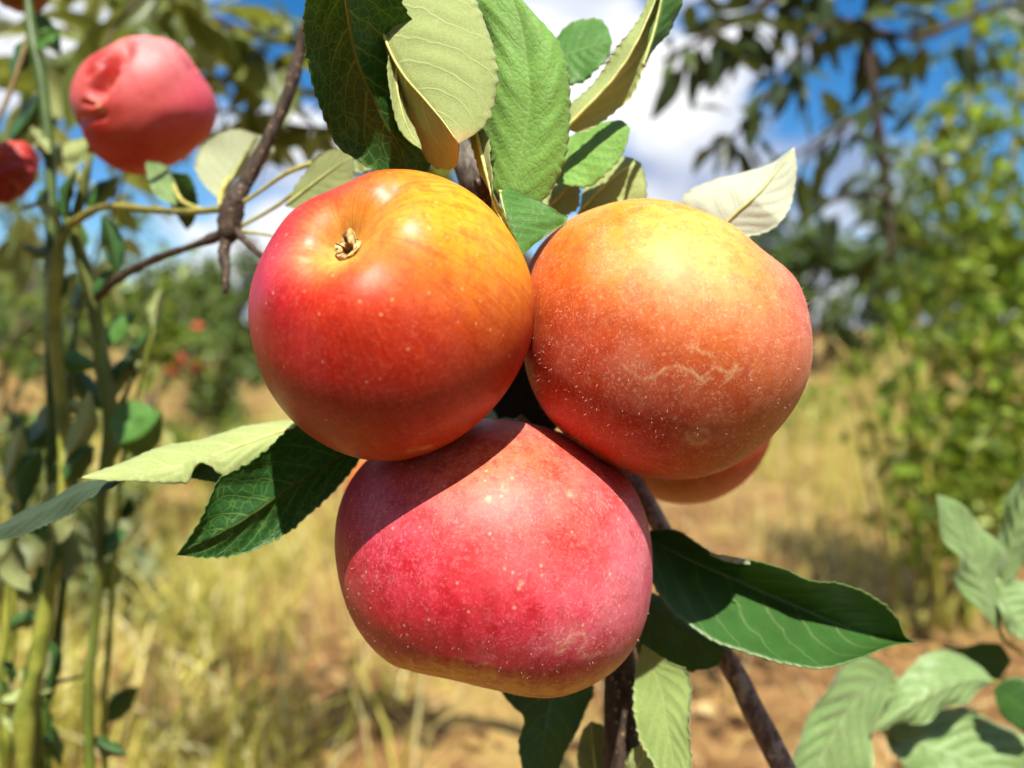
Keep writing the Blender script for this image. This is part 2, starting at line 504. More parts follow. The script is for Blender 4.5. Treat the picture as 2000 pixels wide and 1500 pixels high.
LF = [(0, 2, 1), (0, 3, 2), (1, 2, 5, 4), (2, 3, 6, 5), (4, 5, 7), (5, 6, 7)]


def rdir():
    v = rng.normal(size=3); return v / np.linalg.norm(v)


A = Acc()
for i in range(2600):
    y = 1.0 + 8.0 * rng.random() ** 1.5; x = rng.uniform(-0.95, 0.95) * (y + 0.4); z = ground_z(x, y) + 0.012
    s = rng.uniform(0.025, 0.075); a = rng.uniform(0, 6.28)
    A.add(leaf_verts(np.array([x, y, z]), np.array([math.cos(a), math.sin(a), rng.uniform(-.1, .45)]), np.array([0, 0, 1.0]) + 0.5 * rdir(), s, s * 0.6), LF, rng.random())
litter = blade_mat('leaf_litter', [(0, (0.07, 0.035, 0.015)), (0.4, (0.24, 0.12, 0.04)), (0.75, (0.42, 0.25, 0.08)), (1, (0.58, 0.42, 0.18))], 0.1, 0.7, tcol=(0.4, 0.25, 0.06), spec=0.15)
tag(A.build('leaf_litter', litter, kind='stuff', origin=(0, 0, 0)), 'brown and tan fallen leaves scattered over the soil', 'leaf litter')


def tree(name, base, h, crown_r, nleaf, leafL, bark, leafm, label, cat='tree', group=None, crown_lo=0.3, trunk_r=0.05, limbs=9, gaps=1.0, droop=0.0, shape=(1, 1, 1)):
    """a bushy tree: trunk and limbs as one mesh, leaves through the crown as another"""
    base = np.array([base[0], base[1], ground_z(base[0], base[1])])
    t = empty(name, base, label, cat, group)
    A = Acc(); B = Acc()
    lean = np.array([rng.normal(0, 0.06), rng.normal(0, 0.06), 1.0])
    top = base + lean * h * 0.8
    tr = [base - [0, 0, 0.05], base + lean * h * 0.3 + rng.normal(0, 0.02, 3) * h, base + lean * h * 0.55 + rng.normal(0, 0.03, 3) * h, top]
    A.add(*tube(tr, [trunk_r, trunk_r * 0.8, trunk_r * 0.55, trunk_r * 0.2], 7, 10))
    tips = [(spline(tr, 12)[5:], 0.5)]
    for i in range(limbs):
        f = crown_lo * 0.7 + (0.92 - crown_lo * 0.7) * (i + rng.random()) / limbs
        o = spline(tr, 40)[int(f * 39 * 0.98)]
        az = i * 2.4 + rng.normal(0, 0.4)
        ln = crown_r * (1.05 - 0.5 * abs(f - 0.45)) * rng.uniform(0.75, 1.15)
        e = o + np.array([math.cos(az) * ln * shape[0], math.sin(az) * ln * shape[1], ln * rng.uniform(0.25, 0.9) * shape[2] - droop * ln])
        md = (o + e) / 2 + np.array([0, 0, 0.12 * ln]) + rng.normal(0, 0.05, 3) * ln
        A.add(*tube([o, md, e], [trunk_r * 0.42, trunk_r * 0.28, trunk_r * 0.08], 5, 7))
        path = spline([o, md, e], 14); tips.append((path[4:], 1.0))
        for k in range(4):
            o2 = path[rng.integers(5, 13)]; e2 = o2 + (rdir() + np.array([0, 0, 0.25 - droop])) * ln * 0.45
            A.add(*tube([o2, (o2 + e2) / 2 + rng.normal(0, 0.03, 3) * ln, e2], [trunk_r * 0.16, trunk_r * 0.1, trunk_r * 0.04], 4, 4))
            tips.append((spline([o2, e2], 8), 1.0))
    for i in range(nleaf):
        path, _ = tips[rng.integers(0, len(tips))]
        p = path[rng.integers(0, len(path))] + rng.normal(0, 0.075 * gaps, 3) * crown_r
        d = rdir() + np.array([0, 0, -0.15 - droop]) + 0.5 * (p - (base + [0, 0, h * 0.5])) / crown_r
        s = leafL * rng.uniform(0.6, 1.25)
        B.add(leaf_verts(p, d, rdir() * 0.6 + np.array([0, 0, 1.0]), s, s * rng.uniform(0.42, 0.6)), LF, rng.random())
    A.build('trunk', bark, t); c = B.build('crown', leafm, t, kind='stuff')
    return t


bark_far = bark_mat('grey_brown_bark', (0.07, 0.05, 0.035), (0.17, 0.13, 0.09), 60, 0.1, 0.003)
lf_dark = blade_mat('dark_green_foliage', [(0, (0.035, 0.075, 0.015)), (0.6, (0.075, 0.13, 0.03)), (1, (0.13, 0.19, 0.05))], 0.25, 0.45)
lf_mid = blade_mat('mid_green_foliage', [(0, (0.05, 0.10, 0.02)), (0.6, (0.11, 0.17, 0.035)), (1, (0.22, 0.27, 0.08))], 0.3, 0.45)
lf_olive = blade_mat('olive_foliage', [(0, (0.05, 0.09, 0.012)), (0.5, (0.15, 0.25, 0.025)), (0.85, (0.33, 0.43, 0.05)), (1, (0.62, 0.70, 0.25))], 0.4, 0.5, tcol=(0.40, 0.50, 0.03), spec=0.15)
lf_pale = blade_mat('pale_green_foliage', [(0, (0.11, 0.15, 0.05)), (0.6, (0.22, 0.27, 0.11)), (1, (0.42, 0.46, 0.27))], 0.3, 0.5)


def gx(px, D): return (px - 1000) / F * D


# far tree line: right side dark, left side lower
far = [(1470, 15, 3.0, 1.5, 'd', 'dark green round tree beside the rim of the right apple, far off'),
       (1585, 14, 2.9, 1.3, 'd', 'dark green tree at the far edge of the soil, right of the apples'),
       (1700, 16, 3.3, 1.6, 'm', 'mid green tree behind the leaning dry stalks on the right'),
       (1830, 15, 3.1, 1.6, 'd', 'dark tree half hidden behind the small leaved bush'),
       (1960, 17, 3.6, 1.8, 'm', 'mid green tree at the right edge behind the bush'),
       (1330, 19, 3.0, 1.6, 'm', 'far tree mostly hidden behind the right apple'),
       (20, 13, 1.35, 1.0, 'm', 'green tree low on the horizon at the left edge'),
       (150, 17, 1.5, 1.2, 'd', 'dark tree on the horizon behind the green stalks'),
       (255, 15, 1.25, 1.0, 'm', 'low green tree on the horizon right of the stalks'),
       (455, 11, 1.75, 1.0, 'd', 'dark green tree on the horizon touching the left apple')]
for px, D, h, r_, kd, lab in far:
    tree('orchard_tree', (gx(px, D), D), h, r_, 2600, 0.20, bark_far, lf_dark if kd == 'd' else lf_mid, lab, group='far orchard trees', trunk_r=0.09, crown_lo=0.1)

# more of the far row, behind the apples and past both edges of the picture
proto = [o for o in COL.objects if o.name.startswith('orchard_tree')]
FARLAB = ['farthest out past the left picture edge', 'just past the left picture edge', 'hidden behind the left half of the left apple', 'hidden behind the middle of the left apple', 'hidden behind the right half of the left apple', 'hidden where the two upper apples meet', 'hidden behind the left half of the right apple', 'just past the right picture edge', 'farthest out past the right picture edge']
for k, (px, D) in enumerate([(-420, 15), (-180, 14), (600, 16), (740, 14), (880, 17), (1020, 15), (1180, 16), (2120, 14), (2330, 16)]):
    src = proto[(k * 3) % len(proto)]; t = src.copy(); COL.objects.link(t)
    t.location = (gx(px, D), D, 0); t.rotation_euler = (0, 0, k * 1.3); t.scale = (0.8,) * 3; ORG[t.name] = np.array(t.location)
    t['label'] = 'far orchard tree ' + FARLAB[k]; t['group'] = 'far trees out of sight'
    for ch in src.children:
        c = ch.copy(); COL.objects.link(c); c.parent = t
# unseen trees added behind the camera to block sky light from there
for x_, y_, h_, r_, lab in [(-1.5, -1.6, 1.9, 0.95, 'unseen tree added behind the viewer to block sky light, on the left'), (0.0, -1.75, 1.9, 0.95, 'unseen tree added directly behind the viewer to block sky light'), (1.5, -1.6, 1.9, 0.95, 'unseen tree added behind the viewer to block sky light, on the right'), (-3.0, -1.2, 2.0, 1.0, 'unseen tree added far left behind the viewer to block sky light'), (3.0, -1.2, 2.0, 1.0, 'unseen tree added far right behind the viewer to block sky light')]:
    tree('orchard_tree', (x_, y_), h_, r_, 2600, 0.11, bark_far, lf_dark, lab, group='light blocking trees added behind the viewer', trunk_r=0.05, crown_lo=0.05, limbs=12)
# apple bush with red fruit behind on the left
BX, BY = gx(385, 5.0), 5.0
tree('apple_bush', (BX, BY), 1.25, 0.42, 2300, 0.075, bark_far, lf_mid, 'green apple bush with small red fruit behind the left stalks', 'apple bush', crown_lo=0.1, trunk_r=0.03, limbs=12)
tree('young_tree', (gx(262, 2.7), 2.7), 1.35, 0.30, 420, 0.06, bark_far, lf_olive, 'spindly young tree with sparse leaves between stalks and bush', 'tree', crown_lo=0.25, trunk_r=0.012, limbs=9, shape=(0.6, 0.6, 1.6))
tree('young_tree', (gx(20, 2.2), 2.2), 1.25, 0.36, 700, 0.065, bark_far, lf_mid, 'leafy young tree at the left edge behind the stalks', 'tree', crown_lo=0.25, trunk_r=0.014, limbs=10, shape=(0.8, 0.8, 1.2))


# ------------------------------------------------------------------ apples
def view_frame(c):
    ez = CAM - c; dist = np.linalg.norm(ez); ez = ez / dist
    ex = np.cross(ROT[:, 1], ez); ex /= np.linalg.norm(ex); ey = np.cross(ez, ex)
    return ex, ey, ez, dist


def seg_dist(p, line):
    """distance of points p (n,2) to a polyline, and how far along (0..1)"""
    line = np.asarray(line, float); best = np.full(len(p), 1e9); al = np.zeros(len(p))
    for i in range(len(line) - 1):
        a, b = line[i], line[i + 1]; ab = b - a
        t = np.clip(((p - a) @ ab) / (ab @ ab + 1e-9), 0, 1)
        d = np.linalg.norm(p - (a + t[:, None] * ab), axis=1)
        m = d < best; best[m] = d[m]; al[m] = (i + t[m]) / (len(line) - 1)
    return best, al


def apple_skin(name, parent, cpx, depth, outline, rz, calyx, colors, mat, base=(200, 60, 40), nseg=360, nring=230, pit=0.20, pitw=0.27,
               stempit=0.16, harm=7, lobes=0.014, sigma=0.30, scars=(), grooves=(), wrinkle=0.0, unbloom=(), bloom0=1.0, sat=1.10, val=0.73, basin=None):
    c = P(cpx[0], cpx[1], depth)
    ex, ey, ez, dist = view_frame(c)
    ph, rr = [], []
    for x, y in outline:
        v = P(x, y, 1.0) - CAM; v /= np.linalg.norm(v)
        th = math.acos(np.clip(v @ -ez, -1, 1)); ph.append(math.atan2(v @ ey, v @ ex)); rr.append(dist * math.sin(th))
    ph = np.array(ph); rr = np.array(rr)
    o = np.argsort(ph); ph, rr = ph[o], rr[o]
    pg = np.linspace(-np.pi, np.pi, 180, endpoint=False)
    rg = np.interp(pg, np.r_[ph[-1] - 2 * np.pi, ph, ph[0] + 2 * np.pi], np.r_[rr[-1], rr, rr[0]])
    co = np.fft.rfft(rg); co[harm + 1:] = 0
    Rm = rg.mean()

    def rout(p):
        r = np.full_like(p, co[0].real / 180)
        for k in range(1, harm + 1):
            r = r + 2 * (co[k].real * np.cos(k * (p + np.pi)) - co[k].imag * np.sin(k * (p + np.pi))) / 180
        return r
    ca = np.array(calyx, float); ca /= np.linalg.norm(ca)
    t1 = np.cross(ca, [0.2, 0.9, 0.3]); t1 /= np.linalg.norm(t1); t2 = np.cross(ca, t1)
    al = np.linspace(0, np.pi, nring + 1)[1:-1]
    ps = np.linspace(0, 2 * np.pi, nseg, endpoint=False)
    AL, PS = np.meshgrid(al, ps, indexing='ij')
    AL, PS = AL.ravel(), PS.ravel()
    AL = np.r_[0.0, AL, np.pi]; PS = np.r_[0.0, PS, 0.0]
    D = np.cos(AL)[:, None] * ca + np.sin(AL)[:, None] * (np.cos(PS)[:, None] * t1 + np.sin(PS)[:, None] * t2)
    phi = np.arctan2(D[:, 1], D[:, 0]); s2 = D[:, 2] ** 2
    r = (1 - s2) * rout(phi) + s2 * Rm * rz
    r *= 1 + lobes * np.cos(5 * PS + 0.6) * np.exp(-((AL - 0.55) / 0.32) ** 2)
    r *= 1 - pit * np.exp(-(AL / pitw) ** 2) + 0.018 * np.exp(-((AL - 0.55) / 0.2) ** 2)
    r *= 1 - stempit * np.exp(-((np.pi - AL) / 0.30) ** 2)
    for i in range(10):
        k = rdir() * rng.uniform(3, 7); r *= 1 + 0.0016 * np.sin(D @ k + rng.uniform(0, 6))
    if wrinkle:
        for i in range(14):
            k = rdir() * rng.uniform(2, 6); r *= 1 - wrinkle * (1 - np.abs(np.sin(D @ k + rng.uniform(0, 6)))) ** 2
    V = c + (r[:, None] * D) @ np.stack([ex, ey, ez])

    def project(V):
        q = (V - CAM) @ ROT
        return np.stack([1000 + F * q[:, 0] / -q[:, 2], 750 - F * q[:, 1] / -q[:, 2]], 1)
    px = project(V)
    facing = D[:, 2] > 0.02
    for line, wpx, dep, *pw in grooves:
        d, a = seg_dist(px, line)
        k = dep * np.exp(-(d / wpx) ** (pw[0] if pw else 4)) * facing
        V = V - k[:, None] * Rm * (D @ np.stack([ex, ey, ez]))
    # skin colours
    num = np.tile(s2l(base), (len(D), 1)) * 0.02; den = np.full(len(D), 0.02)
    for item in colors:
        (x, y), colr = item[0], item[1]; sg = item[2] if len(item) > 2 else sigma
        wt = item[3] if len(item) > 3 else 1.0
        v = P(x, y, 1.0) - CAM; v /= np.linalg.norm(v)
        p = math.atan2(v @ ey, v @ ex); u = dist * math.sin(math.acos(np.clip(v @ -ez, -1, 1))) / rout(np.array([p]))[0]
        u = min(u, 0.999)
        di = np.array([math.cos(p) * u, math.sin(p) * u, math.sqrt(1 - u * u)])
        k = wt * np.exp(-((D - di) ** 2).sum(1) / (2 * sg * sg))
        num += k[:, None] * s2l(colr); den += k
    skin = num / den[:, None]
    lum = skin @ np.array([0.3, 0.55, 0.15]); skin = np.clip(lum[:, None] + (skin - lum[:, None]) * sat, 0.006, 0.9) * val
    if basin is not None:                                   # unblushed yellow skin round the calyx basin
        bx, by = np.array(basin, float).T
        edge = np.interp(px[:, 0], bx, by) + 4 * np.sin(px[:, 0] * 0.11) + 3 * np.sin(px[:, 0] * 0.31 + 1)
        f = np.clip((px[:, 1] - edge) / 44 + 0.5, 0, 1); f = np.where(facing, f * f * (3 - 2 * f), np.clip((-D[:, 1] - 0.78) / 0.12, 0, 1))[:, None]
        skin = skin * (1 - f) + f * s2l((232, 178, 64)) * 0.9
    scar = np.zeros(len(D))
    for line, wpx, amt in scars:
        jit = px + 1.3 * np.stack([np.sin(px[:, 1] * 0.16 + px[:, 0] * 0.07), np.sin(px[:, 0] * 0.21)], 1)
        d, a = seg_dist(jit, line)
        scar = np.maximum(scar, amt * np.exp(-(d / wpx) ** 2) * facing)
    bloom = np.full(len(D), bloom0)
    for line, wpx, amt in unbloom:
        d, a = seg_dist(px, line)
        bloom = np.clip(bloom + amt * np.exp(-(d / wpx) ** 2) * facing, 0, 3)
    n = nseg; Fc = []
    i, j = np.meshgrid(np.arange(len(al) - 1), np.arange(n), indexing='ij')
    a0 = (1 + i * n + j).ravel(); a1 = (1 + i * n + (j + 1) % n).ravel()
    q = np.stack([a0, a0 + n, a1 + n, a1], 1).tolist()
    last = len(D) - 1; lb = 1 + (len(al) - 1) * n
    tri = [(0, 1 + k, 1 + (k + 1) % n) for k in range(n)] + [(lb + k, last, lb + (k + 1) % n) for k in range(n)]
    ob = mesh(name, V, q + tri, mat, parent, attrs={
        'skin': ('FLOAT_COLOR', np.c_[skin, np.ones(len(D))]), 'scar': ('FLOAT', scar), 'bloom': ('FLOAT', bloom),
        'mer': ('FLOAT_VECTOR', np.stack([np.cos(PS) , np.sin(PS), AL], 1))})
    fr = np.stack([ex, ey, ez])
    return ob, c, fr, V[0], ca @ fr, V[-1], Rm


def calyx_parts(parent, pit, ax, size, mat_sepal, mat_dark, n=5, seed=0):
    rg = np.random.default_rng(seed)
    t1 = np.cross(ax, [0.3, 0.5, 0.8]); t1 /= np.linalg.norm(t1); t2 = np.cross(ax, t1)
    A = Acc()
    for k in range(9):
        az = rg.uniform(0, 6.28); r_ = np.cos(az) * t1 + np.sin(az) * t2
        b0 = pit + r_ * size * 0.18; A.add(*tube([b0 - ax * 0.001, b0 + ax * size * 0.35, b0 + ax * size * rg.uniform(0.5, 0.8) + r_ * size * 0.15], [0.0003, 0.00022, 0.00018], 5))
    cal = A.build('calyx', mat_dark, parent)
    for k in range(n):
        az = k * 2 * np.pi / n + rg.normal(0, 0.2); r_ = np.cos(az) * t1 + np.sin(az) * t2; s_ = np.cross(ax, r_)
        L = size * rg.uniform(0.6, 1.2); curl = rg.uniform(-0.15, 0.45); A = []
        N = 9
        for i in range(N):
            t = i / (N - 1)
            cc = pit + r_ * size * (0.30 + 0.30 * math.sin(t * 2.4)) + ax * (L * (0.08 + 0.42 * t - 0.15 * t * t)) + r_ * L * curl * t * t
            wd = size * 0.40 * (1 - t ** 1.8) + 1e-5
            for u in (-1, -0.5, 0, 0.5, 1):
                A.append(cc + s_ * wd * u + r_ * (-0.35 * wd * u * u))
        V = np.array(A); th = 0.00022
        Fc = []
        for i in range(N - 1):
            for j in range(4):
                a = i * 5 + j; Fc.append((a, a + 1, a + 6, a + 5))
        m = len(V); V2 = np.vstack([V, V + r_ * th])
        Fc2 = Fc + [tuple(q + m for q in f[::-1]) for f in Fc]
        ring = [i * 5 for i in range(N)] + [(N - 1) * 5 + j for j in range(1, 5)] + [i * 5 + 4 for i in range(N - 2, -1, -1)] + [3, 2, 1]
        for i in range(len(ring)):
            a, b = ring[i], ring[(i + 1) % len(ring)]; Fc2.append((b, a, a + m, b + m))
        mesh('sepal', V2, Fc2, mat_sepal, cal)


sepal_m = plain_mat('dried_sepal', s2l((240, 212, 140)), s2l((150, 108, 58)), 700)
stamen_m = plain_mat('dry_stamen', s2l((60, 40, 22)), s2l((110, 80, 45)), 800)
stalk_m = plain_mat('apple_stalk', s2l((90, 70, 35)), s2l((130, 110, 60)), 500)
skin_front = skin_mat('glossy_red_orange_skin', bloom_amt=0.03, rough=0.42, sss=0.08, fuzz=0.0, coat=0.0, grain=0.55, lent=0.28)
skin_peach = skin_mat('matt_peach_skin', bloom=(0.90, 0.60, 0.40), bloom_amt=0.10, rough=0.5, sss=0.08, fuzz=0.02, coat=0.0, lent=0.25, grain=0.5, stk=0.22, litec=(0.92, 0.56, 0.24), lite_amt=0.18, fibre=2.0)
skin_pink = skin_mat('dusty_pink_red_skin', bloom=(0.90, 0.52, 0.52), bloom_amt=0.085, rough=0.48, sss=0.08, fuzz=0.02, coat=0.0, lent=0.38, grain=0.9, stk=0.4, litec=(0.88, 0.26, 0.28), lite_amt=0.22, fibre=1.5)
skin_back = skin_mat('plain_red_skin', bloom_amt=0.05, rough=0.5, lent=0.1, grain=0.3, fuzz=0.0, coat=0.0, sss=0.0)


def hang_stalk(parent, stem_pt, ax, to, r0=0.0011):
    """stalk from the apple's stem pit to the limb"""
    s0 = stem_pt + ax * 0.002
    V, Fc = tube([s0, s0 - ax * 0.010 + (to - s0) * 0.1, (s0 + to) / 2 - ax * 0.004, to], [r0 * 1.2, r0, r0, r0 * 1.3], 8, 12)
    mesh('stalk', V, Fc, stalk_m, parent)


# --- left apple of the three, calyx turned to the viewer
OUT_L = [(782, 333), (830, 337), (890, 356), (930, 380), (982, 436), (1010, 476), (1034, 528), (1045, 580), (1042, 640), (1030, 692), (1006, 744), (958, 804), (902, 852), (850, 880), (802, 896), (742, 899), (698, 896), (650, 880), (610, 858), (570, 824), (530, 768), (502, 712), (490, 656), (488, 592), (494, 544), (510, 496), (534, 464), (582, 416), (642, 372), (710, 344)]
cL = P(768, 618, 0.190)
aL = empty('apple', cL, 'red and orange apple on the left of the three, dried calyx facing the viewer', 'apple', 'ripe apples in the cluster')
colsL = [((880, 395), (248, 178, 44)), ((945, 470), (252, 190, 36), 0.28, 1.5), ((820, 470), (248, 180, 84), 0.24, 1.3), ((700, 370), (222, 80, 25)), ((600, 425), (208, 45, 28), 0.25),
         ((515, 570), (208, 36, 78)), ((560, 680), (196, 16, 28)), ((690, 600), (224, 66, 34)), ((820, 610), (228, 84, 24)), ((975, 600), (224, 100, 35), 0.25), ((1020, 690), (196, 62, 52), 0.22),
         ((780, 720), (172, 26, 14)), ((620, 790), (168, 34, 12)), ((760, 868), (214, 108, 30), 0.24), ((930, 760), (184, 56, 22)), ((560, 500), (218, 66, 92), 0.22), ((664, 474), (248, 206, 104), 0.14, 4.5), ((720, 420), (232, 130, 40), 0.16), ((600, 505), (225, 110, 80), 0.12), ((900, 840), (215, 105, 30))]  # red belt below the middle deepened to paint in the shaded side
obL, _, frL, pitL, axL, stL, RmL = apple_skin('skin', aL, (768, 618), 0.190, OUT_L, 1.0, (-0.355, 0.53, 0.77), colsL, skin_front, pit=0.23, pitw=0.23,
    scars=[([(588, 505), (600, 507)], 7, 0.45), ([(905, 860), (935, 850), (960, 845)], 3, 0.5), ([(800, 880), (840, 872)], 4, 0.5)], lobes=0.018, bloom0=0.9, grooves=[([(628, 500), (680, 468), (728, 418), (772, 372)], 26, 0.035, 2), ([(712, 505), (762, 455), (812, 400)], 34, -0.012, 2)])
calyx_parts(aL, pitL + axL * 0.0014, axL, 0.0047, sepal_m, stamen_m, seed=3)

# --- right apple
OUT_R = [(1024, 722), (1018, 650), (1018, 580), (1030, 510), (1060, 470), (1108, 430), (1160, 404), (1216, 390), (1260, 387), (1312, 394), (1360, 410), (1400, 432), (1452, 462), (1496, 494), (1532, 530), (1564, 574), (1580, 618), (1587, 666), (1586, 710), (1576, 754), (1556, 794), (1520, 834), (1472, 882), (1420, 914), (1360, 932), (1304, 937), (1248, 930), (1188, 908), (1132, 874), (1088, 834), (1052, 782)]
cR = P(1305, 664, 0.207)
aR = empty('apple', cR, 'peach coloured apple on the right of the three, with a pale wavy scar', 'apple', 'ripe apples in the cluster')
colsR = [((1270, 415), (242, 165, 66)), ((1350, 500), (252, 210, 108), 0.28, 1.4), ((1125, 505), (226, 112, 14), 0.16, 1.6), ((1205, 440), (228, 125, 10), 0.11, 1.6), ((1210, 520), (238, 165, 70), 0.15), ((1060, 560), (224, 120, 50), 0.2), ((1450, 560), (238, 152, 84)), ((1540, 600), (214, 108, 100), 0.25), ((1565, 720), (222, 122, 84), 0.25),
         ((1300, 620), (232, 132, 70)), ((1150, 660), (216, 84, 58)), ((1240, 710), (196, 58, 46), 0.25), ((1400, 765), (176, 44, 28)), ((1270, 790), (180, 40, 24), 0.25), ((1450, 680), (224, 110, 62)), ((1090, 780), (222, 58, 16)), ((1200, 860), (208, 72, 24)), ((1470, 850), (205, 120, 36)), ((1320, 920), (212, 110, 30))]  # lower band of the blush darkened to carry the shade
SC = [(1258, 742), (1285, 732), (1296, 722), (1318, 716), (1345, 722), (1368, 738), (1385, 730), (1394, 716), (1408, 722), (1425, 728), (1440, 712)]
ring = [(1362 + 21 * math.cos(a), 852 + 15 * math.sin(a)) for a in np.linspace(0, 6.28, 14)]
obR, _, frR, pitR, axR, stR, RmR = apple_skin('skin', aR, (1305, 664), 0.207, OUT_R, 0.98, (0.64, 0.64, -0.30), colsR, skin_peach, pit=0.10, stempit=0.0,
    scars=[(spline(SC, 50), 2.8, 0.7), ([(x + 6, y + 9) for x, y in SC[3:7]], 2.2, 0.5), ([(1250, 738), (1230, 726), (1215, 712)], 2.5, 0.5), (ring, 5, 0.55), ([(1350, 852), (1374, 852)], 9, 0.3), ([(1350, 690), (1352, 676), (1368, 686), (1400, 700)], 2.6, 0.5), ([(1416, 745), (1440, 720)], 3, 0.6), ([(1300, 930), (1340, 926)], 2, 0.3)],
    unbloom=[([(1130, 470), (1120, 540)], 30, -0.9), ([(1206, 410), (1210, 470)], 16, -0.9)], bloom0=1.1)
calyx_parts(aR, pitR, axR, 0.0050, sepal_m, stamen_m, seed=5)

# --- bottom apple
OUT_B = [(996, 817), (964, 816), (880, 824), (800, 846), (740, 880), (704, 912), (680, 944), (664, 972), (656, 1024), (655, 1060), (660, 1120), (672, 1172), (692, 1216), (724, 1260), (764, 1292), (804, 1308), (860, 1320), (916, 1330), (968, 1344), (1012, 1354), (1056, 1357), (1100, 1355), (1140, 1348), (1180, 1328), (1216, 1300), (1244, 1260), (1264, 1212), (1274, 1152), (1276, 1080), (1268, 1024), (1248, 968), (1220, 924), (1180, 888), (1120, 856), (1064, 830)]
cB = P(966, 1090, 0.214)
aB = empty('apple', cB, 'pink red apple lowest of the three, with dusty bloom and yellow base', 'apple', 'ripe apples in the cluster')
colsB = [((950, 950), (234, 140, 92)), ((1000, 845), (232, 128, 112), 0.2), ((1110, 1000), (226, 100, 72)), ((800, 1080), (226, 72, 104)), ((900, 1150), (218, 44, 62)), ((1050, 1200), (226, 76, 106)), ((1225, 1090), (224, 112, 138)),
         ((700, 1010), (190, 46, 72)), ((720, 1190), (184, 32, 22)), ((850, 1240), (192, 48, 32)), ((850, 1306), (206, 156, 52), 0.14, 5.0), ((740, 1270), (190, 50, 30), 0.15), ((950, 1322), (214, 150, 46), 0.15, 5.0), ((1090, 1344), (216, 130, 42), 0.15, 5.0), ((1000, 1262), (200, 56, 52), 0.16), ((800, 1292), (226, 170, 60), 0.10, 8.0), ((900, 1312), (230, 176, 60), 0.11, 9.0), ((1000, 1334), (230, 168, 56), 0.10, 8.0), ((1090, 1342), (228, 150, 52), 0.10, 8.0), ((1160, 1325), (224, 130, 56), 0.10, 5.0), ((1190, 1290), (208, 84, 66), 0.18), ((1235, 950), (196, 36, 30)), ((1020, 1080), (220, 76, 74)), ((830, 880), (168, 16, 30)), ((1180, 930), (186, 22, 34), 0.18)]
obB, _, frB, pitB, axB, stB, RmB = apple_skin('skin', aB, (966, 1090), 0.214, OUT_B, 1.02, (-0.16, -0.97, 0.20), colsB, skin_pink, pit=0.0, stempit=0.10,
    scars=[([(1098, 1262), (1118, 1240), (1140, 1236), (1148, 1252), (1130, 1272)], 3, 0.55), ([(1140, 1285), (1172, 1276)], 3, 0.6), ([(1085, 1278), (1125, 1250)], 4, 0.4), ([(930, 1300), (952, 1294)], 2.5, 0.5), ([(795, 1285), (820, 1280)], 2.5, 0.4), ([(1018, 1138), (1020, 1140)], 5, 0.9), ([(985, 951), (987, 953)], 6, 0.9), ([(953, 972), (955, 974)], 5, 0.9), ([(1113, 966), (1114, 968)], 5, 0.9)],
    unbloom=[([(1180, 1180), (1245, 1100), (1230, 1010)], 70, 0.9), ([(1060, 1250), (1180, 1270)], 40, 1.2), ([(900, 1150), (1000, 1180)], 60, -0.6), ([(720, 1200), (880, 1250)], 50, -0.7)], lobes=0.0, sat=1.14, basin=[(700, 1320), (752, 1300), (800, 1292), (860, 1294), (930, 1308), (1000, 1324), (1080, 1334), (1160, 1328), (1210, 1306), (1260, 1290)], grooves=[([(800, 1306), (870, 1311), (940, 1324), (990, 1336)], 16, 0.012, 2), ([(820, 1284), (900, 1296), (990, 1314)], 16, -0.005, 2)])


def fuzz_hairs(parent, fr, ob, n, col, L=0.0007):
    """the fine down along an apple's skin"""
    me = ob.data; k = np.random.default_rng(4).integers(0, len(me.vertices), n)
    o0 = ORG[parent.name]; A = []
    for i in k:
        v = me.vertices[int(i)]; p = np.array(v.co); nn = np.array(v.normal)
        d = nn + 0.5 * rdir(); s = np.cross(d, rdir()); s /= np.linalg.norm(s) + 1e-9
        l = L * rng.uniform(0.5, 1.5); A += [p - s * 0.00003 + o0, p + s * 0.00003 + o0, p + d * l + s * 0.00001 + o0]
    mesh('fuzz', np.array(A), [(3 * i, 3 * i + 1, 3 * i + 2) for i in range(len(A) // 3)], col, parent, kind='stuff')


fuzz_m = plain_mat('pale_fuzz', (0.80, 0.62, 0.48), (0.9, 0.75, 0.6), 100, 0.6)
fuzz_hairs(aR, frR, obR, 2600, fuzz_m)
fuzz_hairs(aB, frB, obB, 1500, fuzz_m, 0.0005)


def circle(cx, cy, rx, ry, n=20): return [(cx + rx * math.cos(a), cy + ry * math.sin(a)) for a in np.linspace(0, 2 * np.pi, n, endpoint=False)]


# --- apple behind the right one, and one glimpsed between leaf and bottom apple
aK = empty('apple', P(1342, 812, 0.285), 'orange red apple tucked behind and below the right apple', 'apple', 'ripe apples in the cluster')
obK, _, _, pitK, axK, stK, _ = apple_skin('skin', aK, (1342, 812), 0.285, circle(1342, 812, 170, 173), 1.0, (0.3, -0.2, -0.9), [((1460, 910), (215, 70, 45)), ((1340, 960), (215, 125, 35)), ((1250, 900), (200, 110, 40)), ((1400, 850), (205, 70, 35))], skin_front, nseg=120, nring=80)
aG = empty('apple', P(790, 985, 0.292), 'yellow orange apple barely showing between dark leaf and lowest apple', 'apple', 'ripe apples in the cluster')
obG, _, _, pitG, axG, stG, _ = apple_skin('skin', aG, (790, 985), 0.292, circle(790, 985, 122, 118), 1.0, (0.2, -0.3, -0.9), [((690, 930), (225, 130, 55)), ((760, 1050), (205, 90, 40))], skin_front, nseg=120, nring=80)

